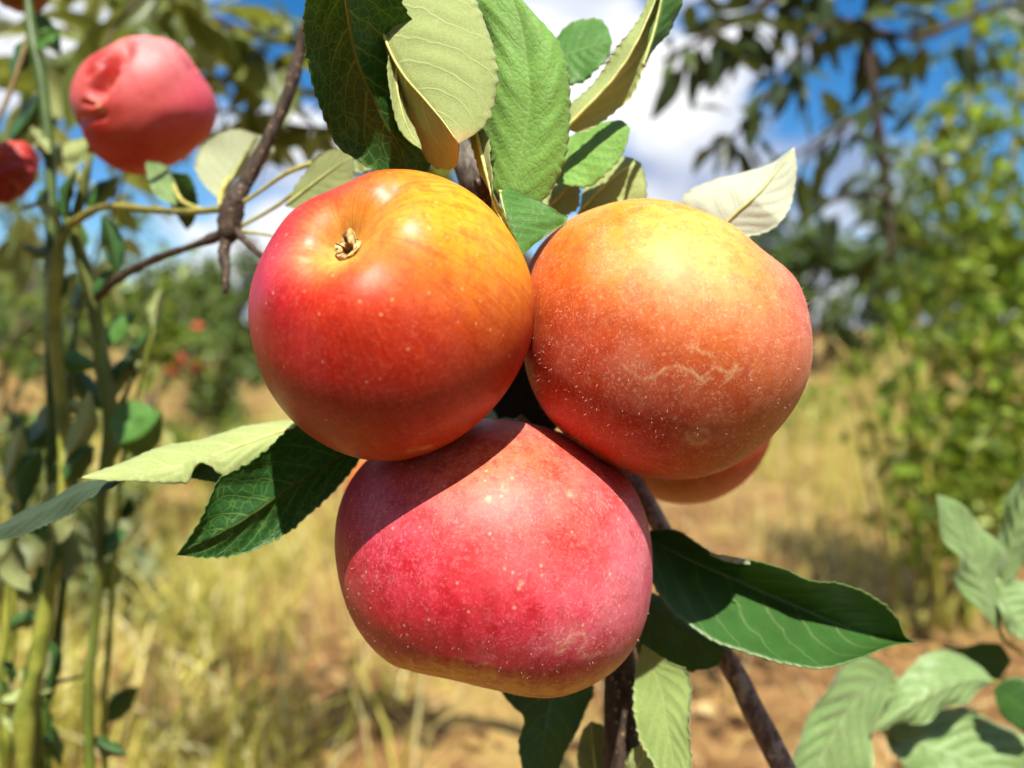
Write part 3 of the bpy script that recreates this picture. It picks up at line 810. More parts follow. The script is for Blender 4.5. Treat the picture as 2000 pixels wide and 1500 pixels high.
# --- pink pecked apple upper left
OUT_P = [(135, 200), (140, 165), (165, 120), (205, 95), (225, 82), (245, 72), (300, 71), (340, 80), (365, 105), (385, 135), (410, 170), (426, 210), (422, 240), (402, 270), (375, 295), (340, 318), (300, 335), (265, 343), (225, 330), (190, 305), (168, 280), (158, 250), (148, 232)]
aP = empty('apple', P(282, 208, 0.345), 'pink apple pecked open on its upper left, hanging by the stalks', 'apple')
colsP = [((320, 100), (236, 150, 148)), ((250, 195), (228, 110, 115)), ((380, 200), (218, 80, 100)), ((300, 180), (224, 100, 95)), ((150, 190), (225, 105, 100), 0.2), ((230, 230), (222, 84, 62), 0.2), ((200, 280), (200, 30, 20)), ((300, 300), (195, 60, 24)), ((260, 330), (200, 30, 16)), ((380, 280), (205, 75, 45)), ((212, 125), (178, 34, 16), 0.13, 3.5), ((370, 130), (200, 40, 60), 0.12)]
obP, _, _, pitP, axP, stP, _ = apple_skin('skin', aP, (282, 208), 0.345, OUT_P, 1.0, (0.5, -0.5, 0.7), colsP, skin_back, nseg=280, nring=190, harm=9, pit=0.0, lobes=0.0,
    grooves=[([(244, 92), (224, 116), (206, 146), (190, 176)], 17, 0.24, 3), ([(222, 128), (204, 160)], 9, 0.12, 3), ([(200, 190), (180, 205), (165, 200)], 5, 0.05, 2), ([(240, 88), (255, 84)], 6, 0.05, 2), ([(170, 150), (195, 120)], 4, 0.03, 2), ([(355, 95), (378, 132)], 10, 0.04), ([(150, 235), (200, 225)], 10, 0.05)],
    scars=[([(219, 140), (206, 162)], 9, 1.6), ([(222, 128), (219, 136)], 6, 0.6), ([(185, 200), (198, 215)], 6, 0.5)], wrinkle=0.0)

# --- shrivelled red apple at the left edge, brown withered one above it
OUT_W = [(85, 300), (83, 340), (72, 370), (40, 395), (0, 408), (-50, 395), (-80, 350), (-72, 300), (-30, 275), (8, 272), (38, 255), (66, 278)]
aW = empty('apple', P(5, 338, 0.36), 'shrivelled dark red apple cut by the left edge', 'apple')
obW, _, _, pitW, axW, stW, _ = apple_skin('skin', aW, (5, 338), 0.36, OUT_W, 0.95, (0.3, -0.5, 0.8), [((60, 300), (178, 36, 40)), ((10, 290), (196, 70, 25)), ((40, 350), (150, 12, 18)), ((10, 390), (165, 16, 20))], skin_back, nseg=160, nring=110, harm=6, wrinkle=0.045, pit=0.25)
aN = empty('apple', P(32, -50, 0.40), 'brown withered fruit hanging in the upper left corner', 'apple')
obN, _, _, pitN, axN, stN, _ = apple_skin('skin', aN, (32, -50), 0.40, [(105, -40), (100, 5), (85, 30), (60, 34), (20, 22), (-20, 6), (-45, -40), (-20, -110), (40, -130), (90, -100)], 0.95, (0.2, -0.6, 0.7), [((60, 0), (150, 88, 36)), ((0, 0), (130, 75, 30))], skin_back, base=(130, 75, 35), nseg=100, nring=70, harm=5, wrinkle=0.03)

# --- small red apples on the bush behind
smA = bpy.data.meshes.new('small_apple')
a_ = np.linspace(0, np.pi, 13); b_ = np.linspace(0, 2 * np.pi, 16, endpoint=False)
rr_ = 1 - 0.25 * np.exp(-(a_ / 0.3) ** 2) - 0.12 * np.exp(-((np.pi - a_) / 0.3) ** 2)
Vs = [(rr_[i] * math.sin(a_[i]) * math.cos(q) * 1.05, rr_[i] * math.sin(a_[i]) * math.sin(q) * 1.05, rr_[i] * math.cos(a_[i])) for i in range(13) for q in b_]
Fs = [(i * 16 + k, (i + 1) * 16 + k, (i + 1) * 16 + (k + 1) % 16, i * 16 + (k + 1) % 16) for i in range(12) for k in range(16)]
smA.from_pydata(Vs, [], Fs); smA.polygons.foreach_set('use_smooth', np.ones(len(Fs), bool))
red_m = plain_mat('bush_apple_skin', s2l((165, 38, 30)), s2l((200, 80, 55)), 4, 0.5)
smA.materials.append(red_m)
for x, y, lab in [(386, 640, 'topmost small red apple on the green bush behind'), (318, 679, 'small red apple at the left side of the far bush'), (336, 722, 'small red apple lowest on the left of the far bush'), (384, 716, 'small red apple low on the right of the far bush'), (352, 700, 'small red apple in the middle of the far bush')]:
    o = bpy.data.objects.new('bush_apple', smA); COL.objects.link(o); o.location = P(x, y, 4.72); o.scale = (0.031,) * 3
    o.rotation_euler = rng.normal(0, 0.5, 3); tag(o, lab, 'apple', 'apples on the far bush')


# ------------------------------------------------------------------ leaves of the fruiting tree
rib_m = plain_mat('pale_midrib', s2l((205, 205, 130)), s2l((170, 175, 95)), 300)


def leaf(parent, rib, left, right, d, mats, face='top', dl=0.0, dr=0.0, n=110, m=9, qa=0.00022, serr=0.0007, teeth=None, bulge=0.0, wave=0.0006, th=0.00028, label=None, name='leaf', seed=None):
    """a leaf blade between a midrib and two margins given as pixels with a depth along it; two faces and a rim, toothed margins"""
    rg = np.random.default_rng(seed if seed is not None else int(abs(rib[0][0] * 7 + rib[0][1] * 13)) % 9999)
    d = (d, d) if np.ndim(d) == 0 else d

    def world(pts, dd, side=0.0):
        s = spline(pts, n); t = np.linspace(0, 1, n)
        dep = np.interp(t, np.linspace(0, 1, len(dd)), dd) + side * np.sin(np.pi * np.clip(t, 0, 1)) ** 0.7
        return np.array([P(x, y, z) for (x, y), z in zip(s, dep)])
    C_ = world(rib, d); A_ = world(left, d, dl); B_ = world(right, d, dr)
    length = np.linalg.norm(np.diff(C_, axis=0), axis=1).sum()
    teeth = teeth or max(10, int(length / 0.0026))
    t = np.linspace(0, 1, n)
    T = np.gradient(C_, axis=0); T /= np.linalg.norm(T, axis=1)[:, None] + 1e-12
    cols = []; S = []
    ph = rg.uniform(0, 6, 4)
    saw = ((t * teeth + rg.uniform(0, 1)) % 1.0)
    tix = np.floor(t * teeth).astype(int); saw = np.where(saw < 0.75, saw / 0.75, (1 - saw) / 0.25) * rg.uniform(0.25, 1.35, teeth + 2)[tix] * np.clip(np.sin(np.pi * t) * 4, 0, 1)
    for sgn, E in ((-1, A_), (1, B_)):
        W = E - C_; wl = np.linalg.norm(W, axis=1)[:, None] + 1e-9
        N_ = np.cross(T, W / wl) * -sgn; N_ /= np.linalg.norm(N_, axis=1)[:, None] + 1e-9
        # keep the normal steady where the margin runs into the tip
        half = []
        for k in range(1, m + 1):
            s = k / m
            p = C_ + W * s + N_ * (bulge * 4 * s * (1 - s) * np.sin(np.pi * t) + wave * s * s * np.sin(t * 17 + ph[0 if sgn < 0 else 1]) * np.sin(np.pi * t))[:, None]
            # slight quilting between the side veins
            p = p + N_ * (qa * np.sin(2 * np.pi * ((t - 0.2 * s - 0.1 * s * s) * 8.0 + (0.42 if sgn > 0 else 0))) * math.sin(np.pi * s) * np.sin(np.pi * t))[:, None]
            if s > 0.75:
                p = p + (W / wl) * (serr * (s - 0.75) / 0.25 * saw * np.clip(wl[:, 0] / 0.004, 0, 1))[:, None]
            half.append(p)
        cols.append(half)
    grid = cols[0][::-1] + [C_] + cols[1]                 # left margin ... rib ... right margin
    ss = [-(m - k) / m for k in range(m)] + [0.0] + [(k + 1) / m for k in range(m)]
    G = np.stack(grid, 1)                                  # n, 2m+1, 3
    k = 2 * m + 1
    du = np.gradient(G, axis=0); dv = np.gradient(G, axis=1)
    NN = np.cross(du, dv); NN /= np.linalg.norm(NN, axis=2)[:, :, None] + 1e-9
    mid = NN[n // 4: 3 * n // 4].reshape(-1, 3).mean(0)
    tocam = (NN[n // 4:3 * n // 4] * (CAM - G[n // 4:3 * n // 4])).sum(2).mean()
    sgn = 1.0 if tocam > 0 else -1.0                       # +1: NN faces the viewer
    top_sgn = sgn if face == 'top' else -sgn
    Vt = (G + NN * th * 0.5 * top_sgn).reshape(-1, 3); Vb = (G - NN * th * 0.5 * top_sgn).reshape(-1, 3)
    i, j = np.meshgrid(np.arange(n - 1), np.arange(k - 1), indexing='ij')
    a = (i * k + j).ravel(); q = np.stack([a, a + k, a + k + 1, a + 1], 1)
    M = n * k
    qt = q if top_sgn > 0 else q[:, ::-1]
    qb = (q[:, ::-1] if top_sgn > 0 else q) + M
    e = []
    for r_ in range(n - 1):
        e.append((r_ * k, (r_ + 1) * k, (r_ + 1) * k + M, r_ * k + M)); e.append((r_ * k + k - 1, r_ * k + k - 1 + M, (r_ + 1) * k + k - 1 + M, (r_ + 1) * k + k - 1))
    faces = qt.tolist() + qb.tolist() + e
    midx = [0] * len(qt) + [1] * len(qb) + [0] * len(e)
    tt = np.repeat(t, k); sv = np.tile(np.array(ss), n)
    wl = 100 * np.linalg.norm(G - C_[:, None, :], axis=2).ravel() * np.sign(sv)
    off = rg.uniform(0, 50)
    lf = np.stack([sv, tt, np.zeros(M)], 1); lm = np.stack([wl + off, tt * length * 100, np.full(M, off)], 1)
    o = mesh(name, np.vstack([Vt, Vb]), faces, list(mats), parent, midx=midx, attrs={'lf': ('FLOAT_VECTOR', np.vstack([lf, lf])), 'lm': ('FLOAT_VECTOR', np.vstack([lm, lm]))})
    if label: o['label'] = label
    if n >= 60:
        rr = np.interp(t, [0, 0.5, 0.97, 1], [0.00055, 0.00040, 0.00016, 0.00008])
        off = C_ - NN[:, m] * (top_sgn * (rr * 0.85))[:, None]
        V, Fc = tube(off[::3], rr[::3], 6); mesh('midrib', V, Fc, rib_m, o)
    return o


def qleaf(parent, base, tip, wpx, d, mats, face='top', bend=0.0, dl=0.0, dr=0.0, n=40, m=5, serr=0.0006, asym=1.0, **kw):
    """a plain leaf from base to tip, wpx wide"""
    b = np.array(base, float); t = np.array(tip, float); ax = t - b; L = np.linalg.norm(ax); ax /= L; s = np.array([ax[1], -ax[0]])
    rib = [tuple(b + ax * L * f + s * bend * L * math.sin(math.pi * f)) for f in (0, .2, .4, .6, .8, 1)]
    pr = [0.02, 0.36, 0.50, 0.47, 0.29, 0.0]
    le = [(x + s[0] * wpx * w_ , y + s[1] * wpx * w_) for (x, y), w_ in zip(rib, pr)]
    ri = [(x - s[0] * wpx * w_ * asym, y - s[1] * wpx * w_ * asym) for (x, y), w_ in zip(rib, pr)]
    return leaf(parent, rib, le, ri, d, mats, face, dl, dr, n=n, m=m, serr=serr, **kw)


top_dark = leaf_mat('leaf_top_dark_green', (0.032, 0.100, 0.018), (0.20, 0.28, 0.07), trans=0.22, rough=0.40, spec=0.42, vein_amt=0.5, net=0.18, quilt=0.2, net_scale=6.0, spots=0.3)
top_veined = leaf_mat('leaf_top_veined', (0.020, 0.090, 0.016), (0.22, 0.36, 0.08), trans=0.42, rough=0.42, spec=0.4, vein_amt=0.75, net=0.55, net_scale=3.6, quilt=0.12, tcol=(0.02, 0.26, 0.03))
top_bright = leaf_mat('leaf_top_bright_green', (0.19, 0.37, 0.065), (0.40, 0.52, 0.18), trans=0.34, rough=0.55, vein_amt=0.32, net=0.25, quilt=1.3, net_scale=5.5, fuzz=0.1)
top_fresh = leaf_mat('leaf_top_fresh_green', (0.075, 0.20, 0.035), (0.26, 0.36, 0.10), trans=0.30, rough=0.45, vein_amt=0.6, net=0.3, spots=0.4)
under_pale = leaf_mat('leaf_underside_pale', (0.33, 0.39, 0.13), (0.56, 0.60, 0.28), under=True, trans=0.25, rough=0.75, vein_amt=0.7, net=0.42, net_scale=6.0, fuzz=0.12, var=0.2, tcol=(0.45, 0.5, 0.1))
under_orange = leaf_mat('leaf_underside_orange_tip', (0.33, 0.39, 0.13), (0.56, 0.60, 0.28), under=True, trans=0.30, rough=0.75, vein_amt=0.7, net=0.42, net_scale=6.0, fuzz=0.12, var=0.2, tcol=(0.5, 0.5, 0.1), tipcol=(0.62, 0.42, 0.16))
under_cream = leaf_mat('leaf_underside_cream', (0.45, 0.48, 0.28), (0.60, 0.62, 0.42), under=True, trans=0.22, rough=0.8, vein_amt=0.5, net=0.3, net_scale=6.0, fuzz=0.12, var=0.1, spots=0.15, tcol=(0.5, 0.55, 0.2))
under_white = leaf_mat('leaf_underside_white', (0.47, 0.50, 0.36), (0.58, 0.60, 0.46), under=True, trans=0.2, rough=0.8, vein_amt=0.4, net=0.3, net_scale=6.0, var=0.12, spots=0.12)
under_olive = leaf_mat('leaf_underside_olive', (0.27, 0.30, 0.10), (0.45, 0.46, 0.20), under=True, trans=0.30, rough=0.7, vein_amt=0.5, net=0.35, fuzz=0.3, tcol=(0.5, 0.5, 0.08))
under_green = leaf_mat('leaf_underside_green', (0.20, 0.38, 0.12), (0.38, 0.52, 0.22), under=True, trans=0.5, rough=0.7, vein_amt=0.5, net=0.3, tcol=(0.06, 0.42, 0.05))
top_grey = leaf_mat('leaf_top_grey_green', (0.17, 0.27, 0.085), (0.44, 0.52, 0.25), trans=0.2, rough=0.46, spec=0.4, vein_amt=0.65, net=0.3, net_scale=2.2, fuzz=0.15, var=0.4)
top_dull = leaf_mat('leaf_top_dull_blue_green', (0.04, 0.065, 0.03), (0.14, 0.15, 0.08), trans=0.12, rough=0.6, vein_amt=0.4, net=0.2)
PALE = (top_fresh, under_pale); DARK = (top_dark, under_pale); VEIN = (top_veined, under_green); BRIGHT = (top_bright, under_pale)
CREAM = (top_fresh, under_cream); OLIVE = (top_dark, under_olive); GREY = (top_grey, under_cream); DULL = (top_dull, under_olive)
ORAN = (top_fresh, under_orange)

bark_near = bark_mat('dark_twig_bark', (0.030, 0.019, 0.013), (0.085, 0.055, 0.038), 420, 0.55, 0.0004)
bark_red = bark_mat('reddish_twig_bark', (0.10, 0.055, 0.045), (0.26, 0.17, 0.14), 420, 0.55, 0.0005, lichen=(0.46, 0.38, 0.33), lich_amt=0.6)
bark_grey = bark_mat('grey_limb_bark', (0.13, 0.11, 0.09), (0.34, 0.31, 0.26), 420, 0.15, 0.0005)
green_twig = plain_mat('green_twig_bark', s2l((150, 140, 60)), s2l((105, 100, 45)), 160)
petiole_m = plain_mat('petiole', s2l((190, 180, 100)), s2l((150, 145, 70)), 250)


def branch(parent, name, pts, wpx, mat, seg=12, n=None, bump=0.10):
    """pts: (px, py, depth); wpx: widths in pixels"""
    W_ = [P(*p) for p in pts]
    r_ = [0.5 * w_ * pix(p[2]) for p, w_ in zip(pts, wpx)] if np.ndim(wpx) else [0.5 * wpx * pix(p[2]) for p in pts]
    V, Fc = tube(W_, r_, seg, n or max(10, 8 * len(pts)), bump, nodes=(5 if name in ('twig', 'limb') else 0))
    return mesh(name, V, Fc, mat, parent)


bark_limb = bark_mat('brown_limb_bark', (0.045, 0.032, 0.024), (0.20, 0.17, 0.14), 420, 0.15, 0.0005)
OVERS = []
gp = P(1215, 1510, 0.245)
tree0 = empty('apple_tree', (gp[0] + 0.01, gp[1] + 0.03, 0.0), 'near apple tree bearing the three big apples, dark twigs and serrated leaves', 'apple tree')
# main limb from the ground, behind the apples, to above the picture
lim = [P(1212, 1400, 0.245), gp, gp + [0.004, 0.012, -0.12], gp + [0.0, 0.02, -0.35], np.array([gp[0] + 0.01, gp[1] + 0.03, -0.03])]
V, Fc = tube([P(1150, 1100, 0.262), P(1208, 1270, 0.25)] + lim, [0.0050, 0.0053, 0.0057, 0.0062, 0.008, 0.011, 0.014], 14, 60, 0.08)
mesh('limb', V, Fc, bark_near, tree0)
branch(tree0, 'limb', [(1150, 1100, 0.262), (1040, 800, 0.258), (985, 560, 0.25), (950, 400, 0.236), (925, 345, 0.230), (895, 270, 0.232), (870, 120, 0.24), (850, -100, 0.25), (800, -330, 0.262)], [58, 50, 48, 52, 52, 46, 44, 42, 40], bark_limb, 14, 70)
branch(tree0, 'spur', [(955, 400, 0.236), (945, 370, 0.225), (935, 352, 0.221)], [34, 40, 22], bark_near)
# twig on the lower right, running straight down to the ground
tw0 = P(1535, 1510, 0.246); tdir = tw0 - P(1400, 1255, 0.252); tdir /= -tdir[2]
TW = [tw0 + tdir * f * (tw0[2] + 0.03) for f in (0.3, 0.65, 1.0)]
V, Fc = tube([P(1215, 900, 0.262), P(1240, 945, 0.258), P(1290, 1030, 0.255), P(1400, 1255, 0.252), P(1450, 1340, 0.250), P(1535, 1510, 0.246)] + TW,
             [0.0030, 0.0031, 0.0032, 0.0034, 0.0036, 0.0039, 0.0045, 0.006, 0.0075], 12, 90, 0.10)
mesh('twig', V, Fc, bark_red, tree0)
# dark twig upper left with its node, dead spur and side twigs
branch(tree0, 'twig', [(800, -330, 0.262), (660, -130, 0.272), (600, 50, 0.276), (562, 185, 0.276), (510, 300, 0.275), (475, 365, 0.274), (455, 400, 0.273)], [30, 26, 23, 24, 26, 29, 35], bark_near, 12, 60, 0.14)
branch(tree0, 'knot', [(475, 362, 0.273), (458, 395, 0.272), (450, 425, 0.272), (446, 455, 0.272), (440, 478, 0.272)], [29, 42, 47, 42, 18], bark_near, 14, 20, 0.2)
branch(tree0, 'dead_spur', [(442, 465, 0.272), (437, 500, 0.270), (442, 530, 0.268), (439, 572, 0.266)], [26, 21, 17, 11], bark_near, 10, 16, 0.25)
branch(tree0, 'twig', [(448, 452, 0.273), (380, 479, 0.28), (300, 507, 0.30), (230, 545, 0.33), (190, 582, 0.35)], [20, 14, 14, 15, 17], bark_near, 10, 30)
branch(tree0, 'twig', [(440, 408, 0.274), (360, 414, 0.285), (280, 408, 0.30), (200, 404, 0.325), (140, 437, 0.35)], [14, 12, 12, 13, 18], green_twig, 10, 30)
branch(tree0, 'twig', [(455, 445, 0.272), (480, 470, 0.268), (512, 500, 0.262), (560, 540, 0.255)], [22, 14, 12, 10], bark_near, 8, 16)
branch(tree0, 'petiole', [(468, 400, 0.272), (510, 372, 0.268), (560, 338, 0.262), (612, 318, 0.258)], [9, 8, 9, 11], petiole_m, 8, 16)
branch(tree0, 'petiole', [(470, 442, 0.272), (520, 415, 0.268), (560, 388, 0.262), (598, 352, 0.258)], [8, 7, 8, 9], petiole_m, 8, 16)
branch(tree0, 'petiole', [(470, 452, 0.272), (500, 455, 0.268), (545, 462, 0.26)], [8, 6, 6], petiole_m, 8, 10)
branch(tree0, 'petiole', [(430, 405, 0.275), (430, 380, 0.285), (448, 345, 0.295)], [10, 9, 8], petiole_m, 8, 12)
branch(tree0, 'petiole', [(400, 412, 0.285), (355, 392, 0.30), (335, 350, 0.315)], [10, 9, 8], petiole_m, 8, 12)

branch(tree0, 'twig', [(800, -330, 0.262), (500, -330, 0.258), (200, -260, 0.255), (-120, -180, 0.255), (-420, -120, 0.26)], [26, 22, 18, 14, 8], bark_near, 10, 40)
rgo = np.random.default_rng(12)
for k in range(18):
    x = rgo.uniform(-470, -190); y = -190 - 0.25 * x * 0.3 + rgo.uniform(-110, 60); a = rgo.uniform(0, 6.28); L = rgo.uniform(180, 300)
    if y + L * math.sin(a) > -25 and x + L * math.cos(a) > -30: a = -abs(a % 3.14)
    OVER = (x, y, a, L, rgo.uniform(0.235, 0.285), rgo.uniform(-0.03, 0.03)); OVERS.append(OVER)
# stalks holding the apples
hang_stalk(aL, stL, axL, P(985, 560, 0.25)); hang_stalk(aR, cR + RmR * (np.array([-0.5, -0.25, -0.82]) @ frR), -(np.array([-0.5, -0.25, -0.82]) @ frR), P(1040, 800, 0.256)); hang_stalk(aB, stB, axB, P(1080, 900, 0.258))
hang_stalk(aK, stK, axK, P(1240, 945, 0.262)); hang_stalk(aG, stG, axG, P(1080, 900, 0.262))

# upper group
leaf(tree0, [(655, -150), (672, -20), (695, 110), (735, 205), (780, 285), (825, 350)], [(655, -150), (604, -20), (599, 87), (609, 157), (634, 227), (660, 284), (700, 312), (746, 336), (825, 352)],
     [(655, -150), (740, -60), (800, 40), (835, 140), (850, 240), (845, 310), (825, 350)], (0.168, 0.190, 0.212), VEIN, 'top', dl=-0.003, dr=0.006, m=14, n=150, bulge=0.002)
leaf(tree0, [(712, -130), (735, -20), (752, 70), (785, 140), (835, 200), (868, 240), (896, 280)], [(712, -130), (722, 0), (752, 78), (785, 150), (800, 215), (816, 285), (846, 322), (890, 325), (897, 285)],
     [(712, -130), (850, -90), (925, 0), (950, 55), (963, 105), (969, 155), (963, 205), (945, 245), (922, 266), (896, 280)], (0.200, 0.192, 0.188), ORAN, 'under', dl=0.022, dr=0.004, m=14, n=150, bulge=-0.002)
leaf(tree0, [(705, -60), (738, 30), (768, 100), (774, 175), (795, 250), (824, 292)], [(700, -60), (704, 5), (735, 48), (762, 82), (759, 170), (774, 235), (796, 272), (824, 293)],
     [(715, -60), (748, 20), (774, 95), (784, 165), (802, 232), (824, 290)], (0.196, 0.194, 0.192), PALE, 'under', dl=-0.002, dr=0.005, m=6, n=120)
leaf(tree0, [(1000, 392), (1010, 340), (1024, 270), (1035, 200), (1030, 130), (1018, 50), (985, -60)], [(1000, 392), (963, 366), (950, 300), (945, 220), (948, 130), (935, 50), (915, -10), (985, -60)],
     [(1000, 392), (1050, 398), (1085, 352), (1104, 297), (1113, 227), (1107, 147), (1089, 84), (1057, 42), (1020, 5), (985, -60)], (0.205, 0.204, 0.207), BRIGHT, 'top', dl=0.007, dr=0.003, m=16, n=170, bulge=0.003)
leaf(tree0, [(930, 255), (945, 310), (958, 360), (972, 410), (1010, 478)], [(918, 262), (926, 300), (944, 345), (958, 385), (972, 425), (1010, 478)], [(944, 250), (957, 285), (957, 330), (966, 372), (978, 408), (1012, 474)],
     (0.196, 0.193, 0.190), OLIVE, 'under', dl=0.004, dr=-0.002, m=5, n=100)
leaf(tree0, [(978, 371), (985, 405), (999, 455), (1019, 502)], [(978, 371), (979, 400), (990, 445), (1019, 502)], [(978, 371), (1005, 371), (1045, 390), (1078, 410), (1108, 428), (1072, 456), (1040, 480), (1019, 502)],
     (0.194, 0.192, 0.190), (top_fresh, under_pale), 'top', dl=0.002, dr=0.006, m=10, n=100, serr=0.0005)
leaf(tree0, [(1070, 130), (1110, 105), (1150, 92), (1196, 82)], [(1070, 130), (1090, 68), (1125, 46), (1160, 35), (1182, 50), (1196, 82)], [(1070, 130), (1090, 170), (1120, 163), (1150, 148), (1180, 120), (1196, 82)],
     (0.228, 0.222), (top_fresh, under_pale), 'top', dl=0.008, dr=-0.004, m=9, n=90)
leaf(tree0, [(1105, 250), (1150, 205), (1200, 150), (1240, 85), (1290, -30), (1310, -110)], [(1105, 250), (1112, 212), (1150, 172), (1192, 118), (1225, 70), (1262, 5), (1310, -110)],
     [(1105, 252), (1135, 258), (1168, 242), (1202, 217), (1230, 190), (1248, 145), (1266, 98), (1292, 40), (1306, -20), (1310, -110)], (0.212, 0.208, 0.210), PALE, 'under', dl=0.003, dr=0.006, m=12, n=130, bulge=-0.001)
leaf(tree0, [(1258, 130), (1280, 60), (1300, -30), (1315, -90)], [(1258, 132), (1264, 90), (1284, 20), (1315, -90)], [(1258, 132), (1282, 86), (1312, 56), (1328, 8), (1330, -40), (1315, -90)],
     (0.207, 0.208), (top_fresh, under_pale), 'top', dl=0.001, dr=0.006, m=7, n=90)
leaf(tree0, [(1070, 350), (1110, 325), (1160, 290), (1231, 250)], [(1070, 350), (1090, 285), (1130, 255), (1180, 238), (1212, 236), (1231, 250)], [(1070, 352), (1110, 362), (1160, 358), (1198, 322), (1222, 285), (1231, 250)],
     (0.220, 0.217), BRIGHT, 'top', dl=0.010, dr=-0.004, m=9, n=90)
leaf(tree0, [(1130, 420), (1170, 375), (1215, 335), (1252, 318)], [(1130, 420), (1145, 365), (1180, 325), (1215, 306), (1252, 318)], [(1130, 422), (1200, 430), (1252, 410), (1262, 365), (1252, 318)],
     (0.236, 0.232), PALE, 'under', dl=0.006, dr=-0.006, m=8, n=80)
leaf(tree0, [(1060, 420), (1085, 395), (1110, 368), (1130, 350)], [(1060, 420), (1062, 390), (1085, 362), (1130, 350)], [(1060, 420), (1100, 425), (1130, 395), (1130, 350)],
     (0.234, 0.230), PALE, 'under', dl=0.004, dr=-0.004, m=7, n=60)
leaf(tree0, [(1380, 480), (1430, 425), (1490, 370), (1552, 288)], [(1380, 480), (1332, 396), (1392, 350), (1448, 341), (1504, 320), (1552, 288)], [(1380, 480), (1450, 464), (1512, 444), (1542, 404), (1553, 360), (1555, 320), (1552, 288)],
     (0.232, 0.226, 0.228), (top_fresh, under_white), 'under', dl=0.012, dr=-0.002, m=10, n=100, serr=0.0004)
leaf(tree0, [(560, 402), (600, 370), (645, 335), (690, 305)], [(560, 402), (590, 345), (620, 310), (650, 290), (690, 305)], [(560, 402), (600, 415), (650, 400), (688, 355), (690, 305)],
     (0.252, 0.244), (top_fresh, under_olive), 'under', dl=0.002, dr=-0.004, m=8, n=70)
leaf(tree0, [(672, 330), (700, 322), (735, 328)], [(672, 330), (695, 312), (735, 328)], [(672, 330), (700, 335), (735, 328)], (0.252, 0.250), PALE, 'under', m=4, n=40)
leaf(tree0, [(430, 392), (450, 350), (475, 305), (500, 262)], [(430, 392), (398, 358), (381, 322), (400, 275), (455, 251), (500, 262)], [(432, 392), (462, 352), (480, 340), (500, 335), (535, 302), (520, 272), (500, 262)],
     (0.292, 0.300), CREAM, 'under', dl=-0.004, dr=0.012, m=8, n=70)
leaf(tree0, [(330, 335), (355, 365), (372, 410), (365, 450)], [(330, 335), (370, 345), (384, 390), (380, 430), (365, 450)], [(330, 335), (322, 360), (340, 410), (365, 450)], (0.315, 0.33), DARK, 'top', m=6, n=50)
leaf(tree0, [(345, 400), (320, 370), (300, 340), (285, 320)], [(345, 400), (340, 360), (325, 325), (285, 315)], [(345, 402), (310, 385), (292, 355), (285, 320)], (0.305, 0.32), GREY, 'top', m=6, n=50)
# leaves of the overhead twig, above the picture
for x, y, a, L, z, dz in OVERS:
    qleaf(tree0, (x, y), (x + L * math.cos(a), y + L * math.sin(a)), L * 0.5, (z, z + dz), DARK, 'top', dl=0.02, dr=-0.02, n=24, m=4)
# leaf added in the gap behind the three apples, blackened to read as shade
leaf(tree0, [(1120, 690), (1060, 740), (1000, 790), (930, 850)], [(1120, 690), (1030, 690), (960, 740), (930, 850)], [(1120, 692), (1130, 780), (1060, 850), (930, 852)], (0.247, 0.246), (leaf_mat('leaf_top_shade_black', (0.008, 0.014, 0.006), (0.02, 0.03, 0.01), trans=0.05, rough=0.7), under_olive), 'top', m=8, n=60)
# left group
leaf(tree0, [(712, 868), (650, 900), (560, 955), (470, 1018), (345, 1084)], [(712, 868), (660, 838), (600, 832), (565, 842), (520, 880), (470, 915), (432, 935), (415, 965), (395, 1010), (370, 1050), (345, 1084)],
     [(712, 868), (700, 900), (672, 935), (640, 970), (580, 1026), (520, 1060), (470, 1084), (410, 1088), (345, 1084)], (0.225, 0.208, 0.196), VEIN, 'top', dl=-0.004, dr=0.004, m=14, n=150, bulge=0.0015)
leaf(tree0, [(640, 830), (560, 842), (470, 872), (380, 905), (280, 925), (160, 932)], [(640, 830), (570, 820), (500, 832), (430, 848), (330, 872), (240, 903), (160, 932)],
     [(640, 832), (575, 860), (520, 888), (470, 915), (440, 932), (415, 915), (390, 905), (375, 920), (365, 938), (320, 942), (230, 940), (160, 934)], (0.226, 0.212, 0.206), PALE, 'under', dl=0.012, dr=-0.004, m=12, n=140, bulge=-0.002)
leaf(tree0, [(470, 915), (425, 922), (395, 922), (368, 930)], [(470, 915), (430, 905), (398, 902), (368, 930)], [(470, 915), (440, 940), (400, 938), (368, 932)], (0.214, 0.212), DARK, 'top', m=6, n=60)
leaf(tree0, [(240, 938), (150, 962), (80, 1000), (-60, 1060)], [(240, 938), (170, 942), (110, 968), (50, 1000), (-60, 1050)], [(240, 940), (180, 972), (120, 1010), (40, 1046), (-60, 1064)], (0.212, 0.222, 0.235), DULL, 'top', dl=0.006, dr=-0.003, m=7, n=80)
# right lower group
leaf(tree0, [(1250, 1040), (1330, 1085), (1430, 1128), (1560, 1186), (1660, 1228), (1745, 1250), (1790, 1255)], [(1250, 1040), (1285, 1036), (1320, 1036), (1360, 1058), (1405, 1086), (1465, 1098), (1535, 1112), (1585, 1132), (1645, 1142), (1715, 1174), (1752, 1208), (1768, 1242), (1790, 1255)],
     [(1250, 1042), (1262, 1110), (1300, 1180), (1350, 1220), (1400, 1254), (1450, 1275), (1510, 1291), (1560, 1298), (1610, 1303), (1680, 1286), (1740, 1262), (1790, 1255)], (0.244, 0.240, 0.224), DARK, 'top', dl=-0.014, dr=-0.024, m=14, n=160, bulge=-0.001)
leaf(tree0, [(1385, 1082), (1420, 1090), (1465, 1098)], [(1385, 1082), (1425, 1086), (1465, 1096)], [(1385, 1083), (1425, 1098), (1465, 1102)], (0.2262, 0.2235), CREAM, 'under', m=4, n=40, serr=0.0003)
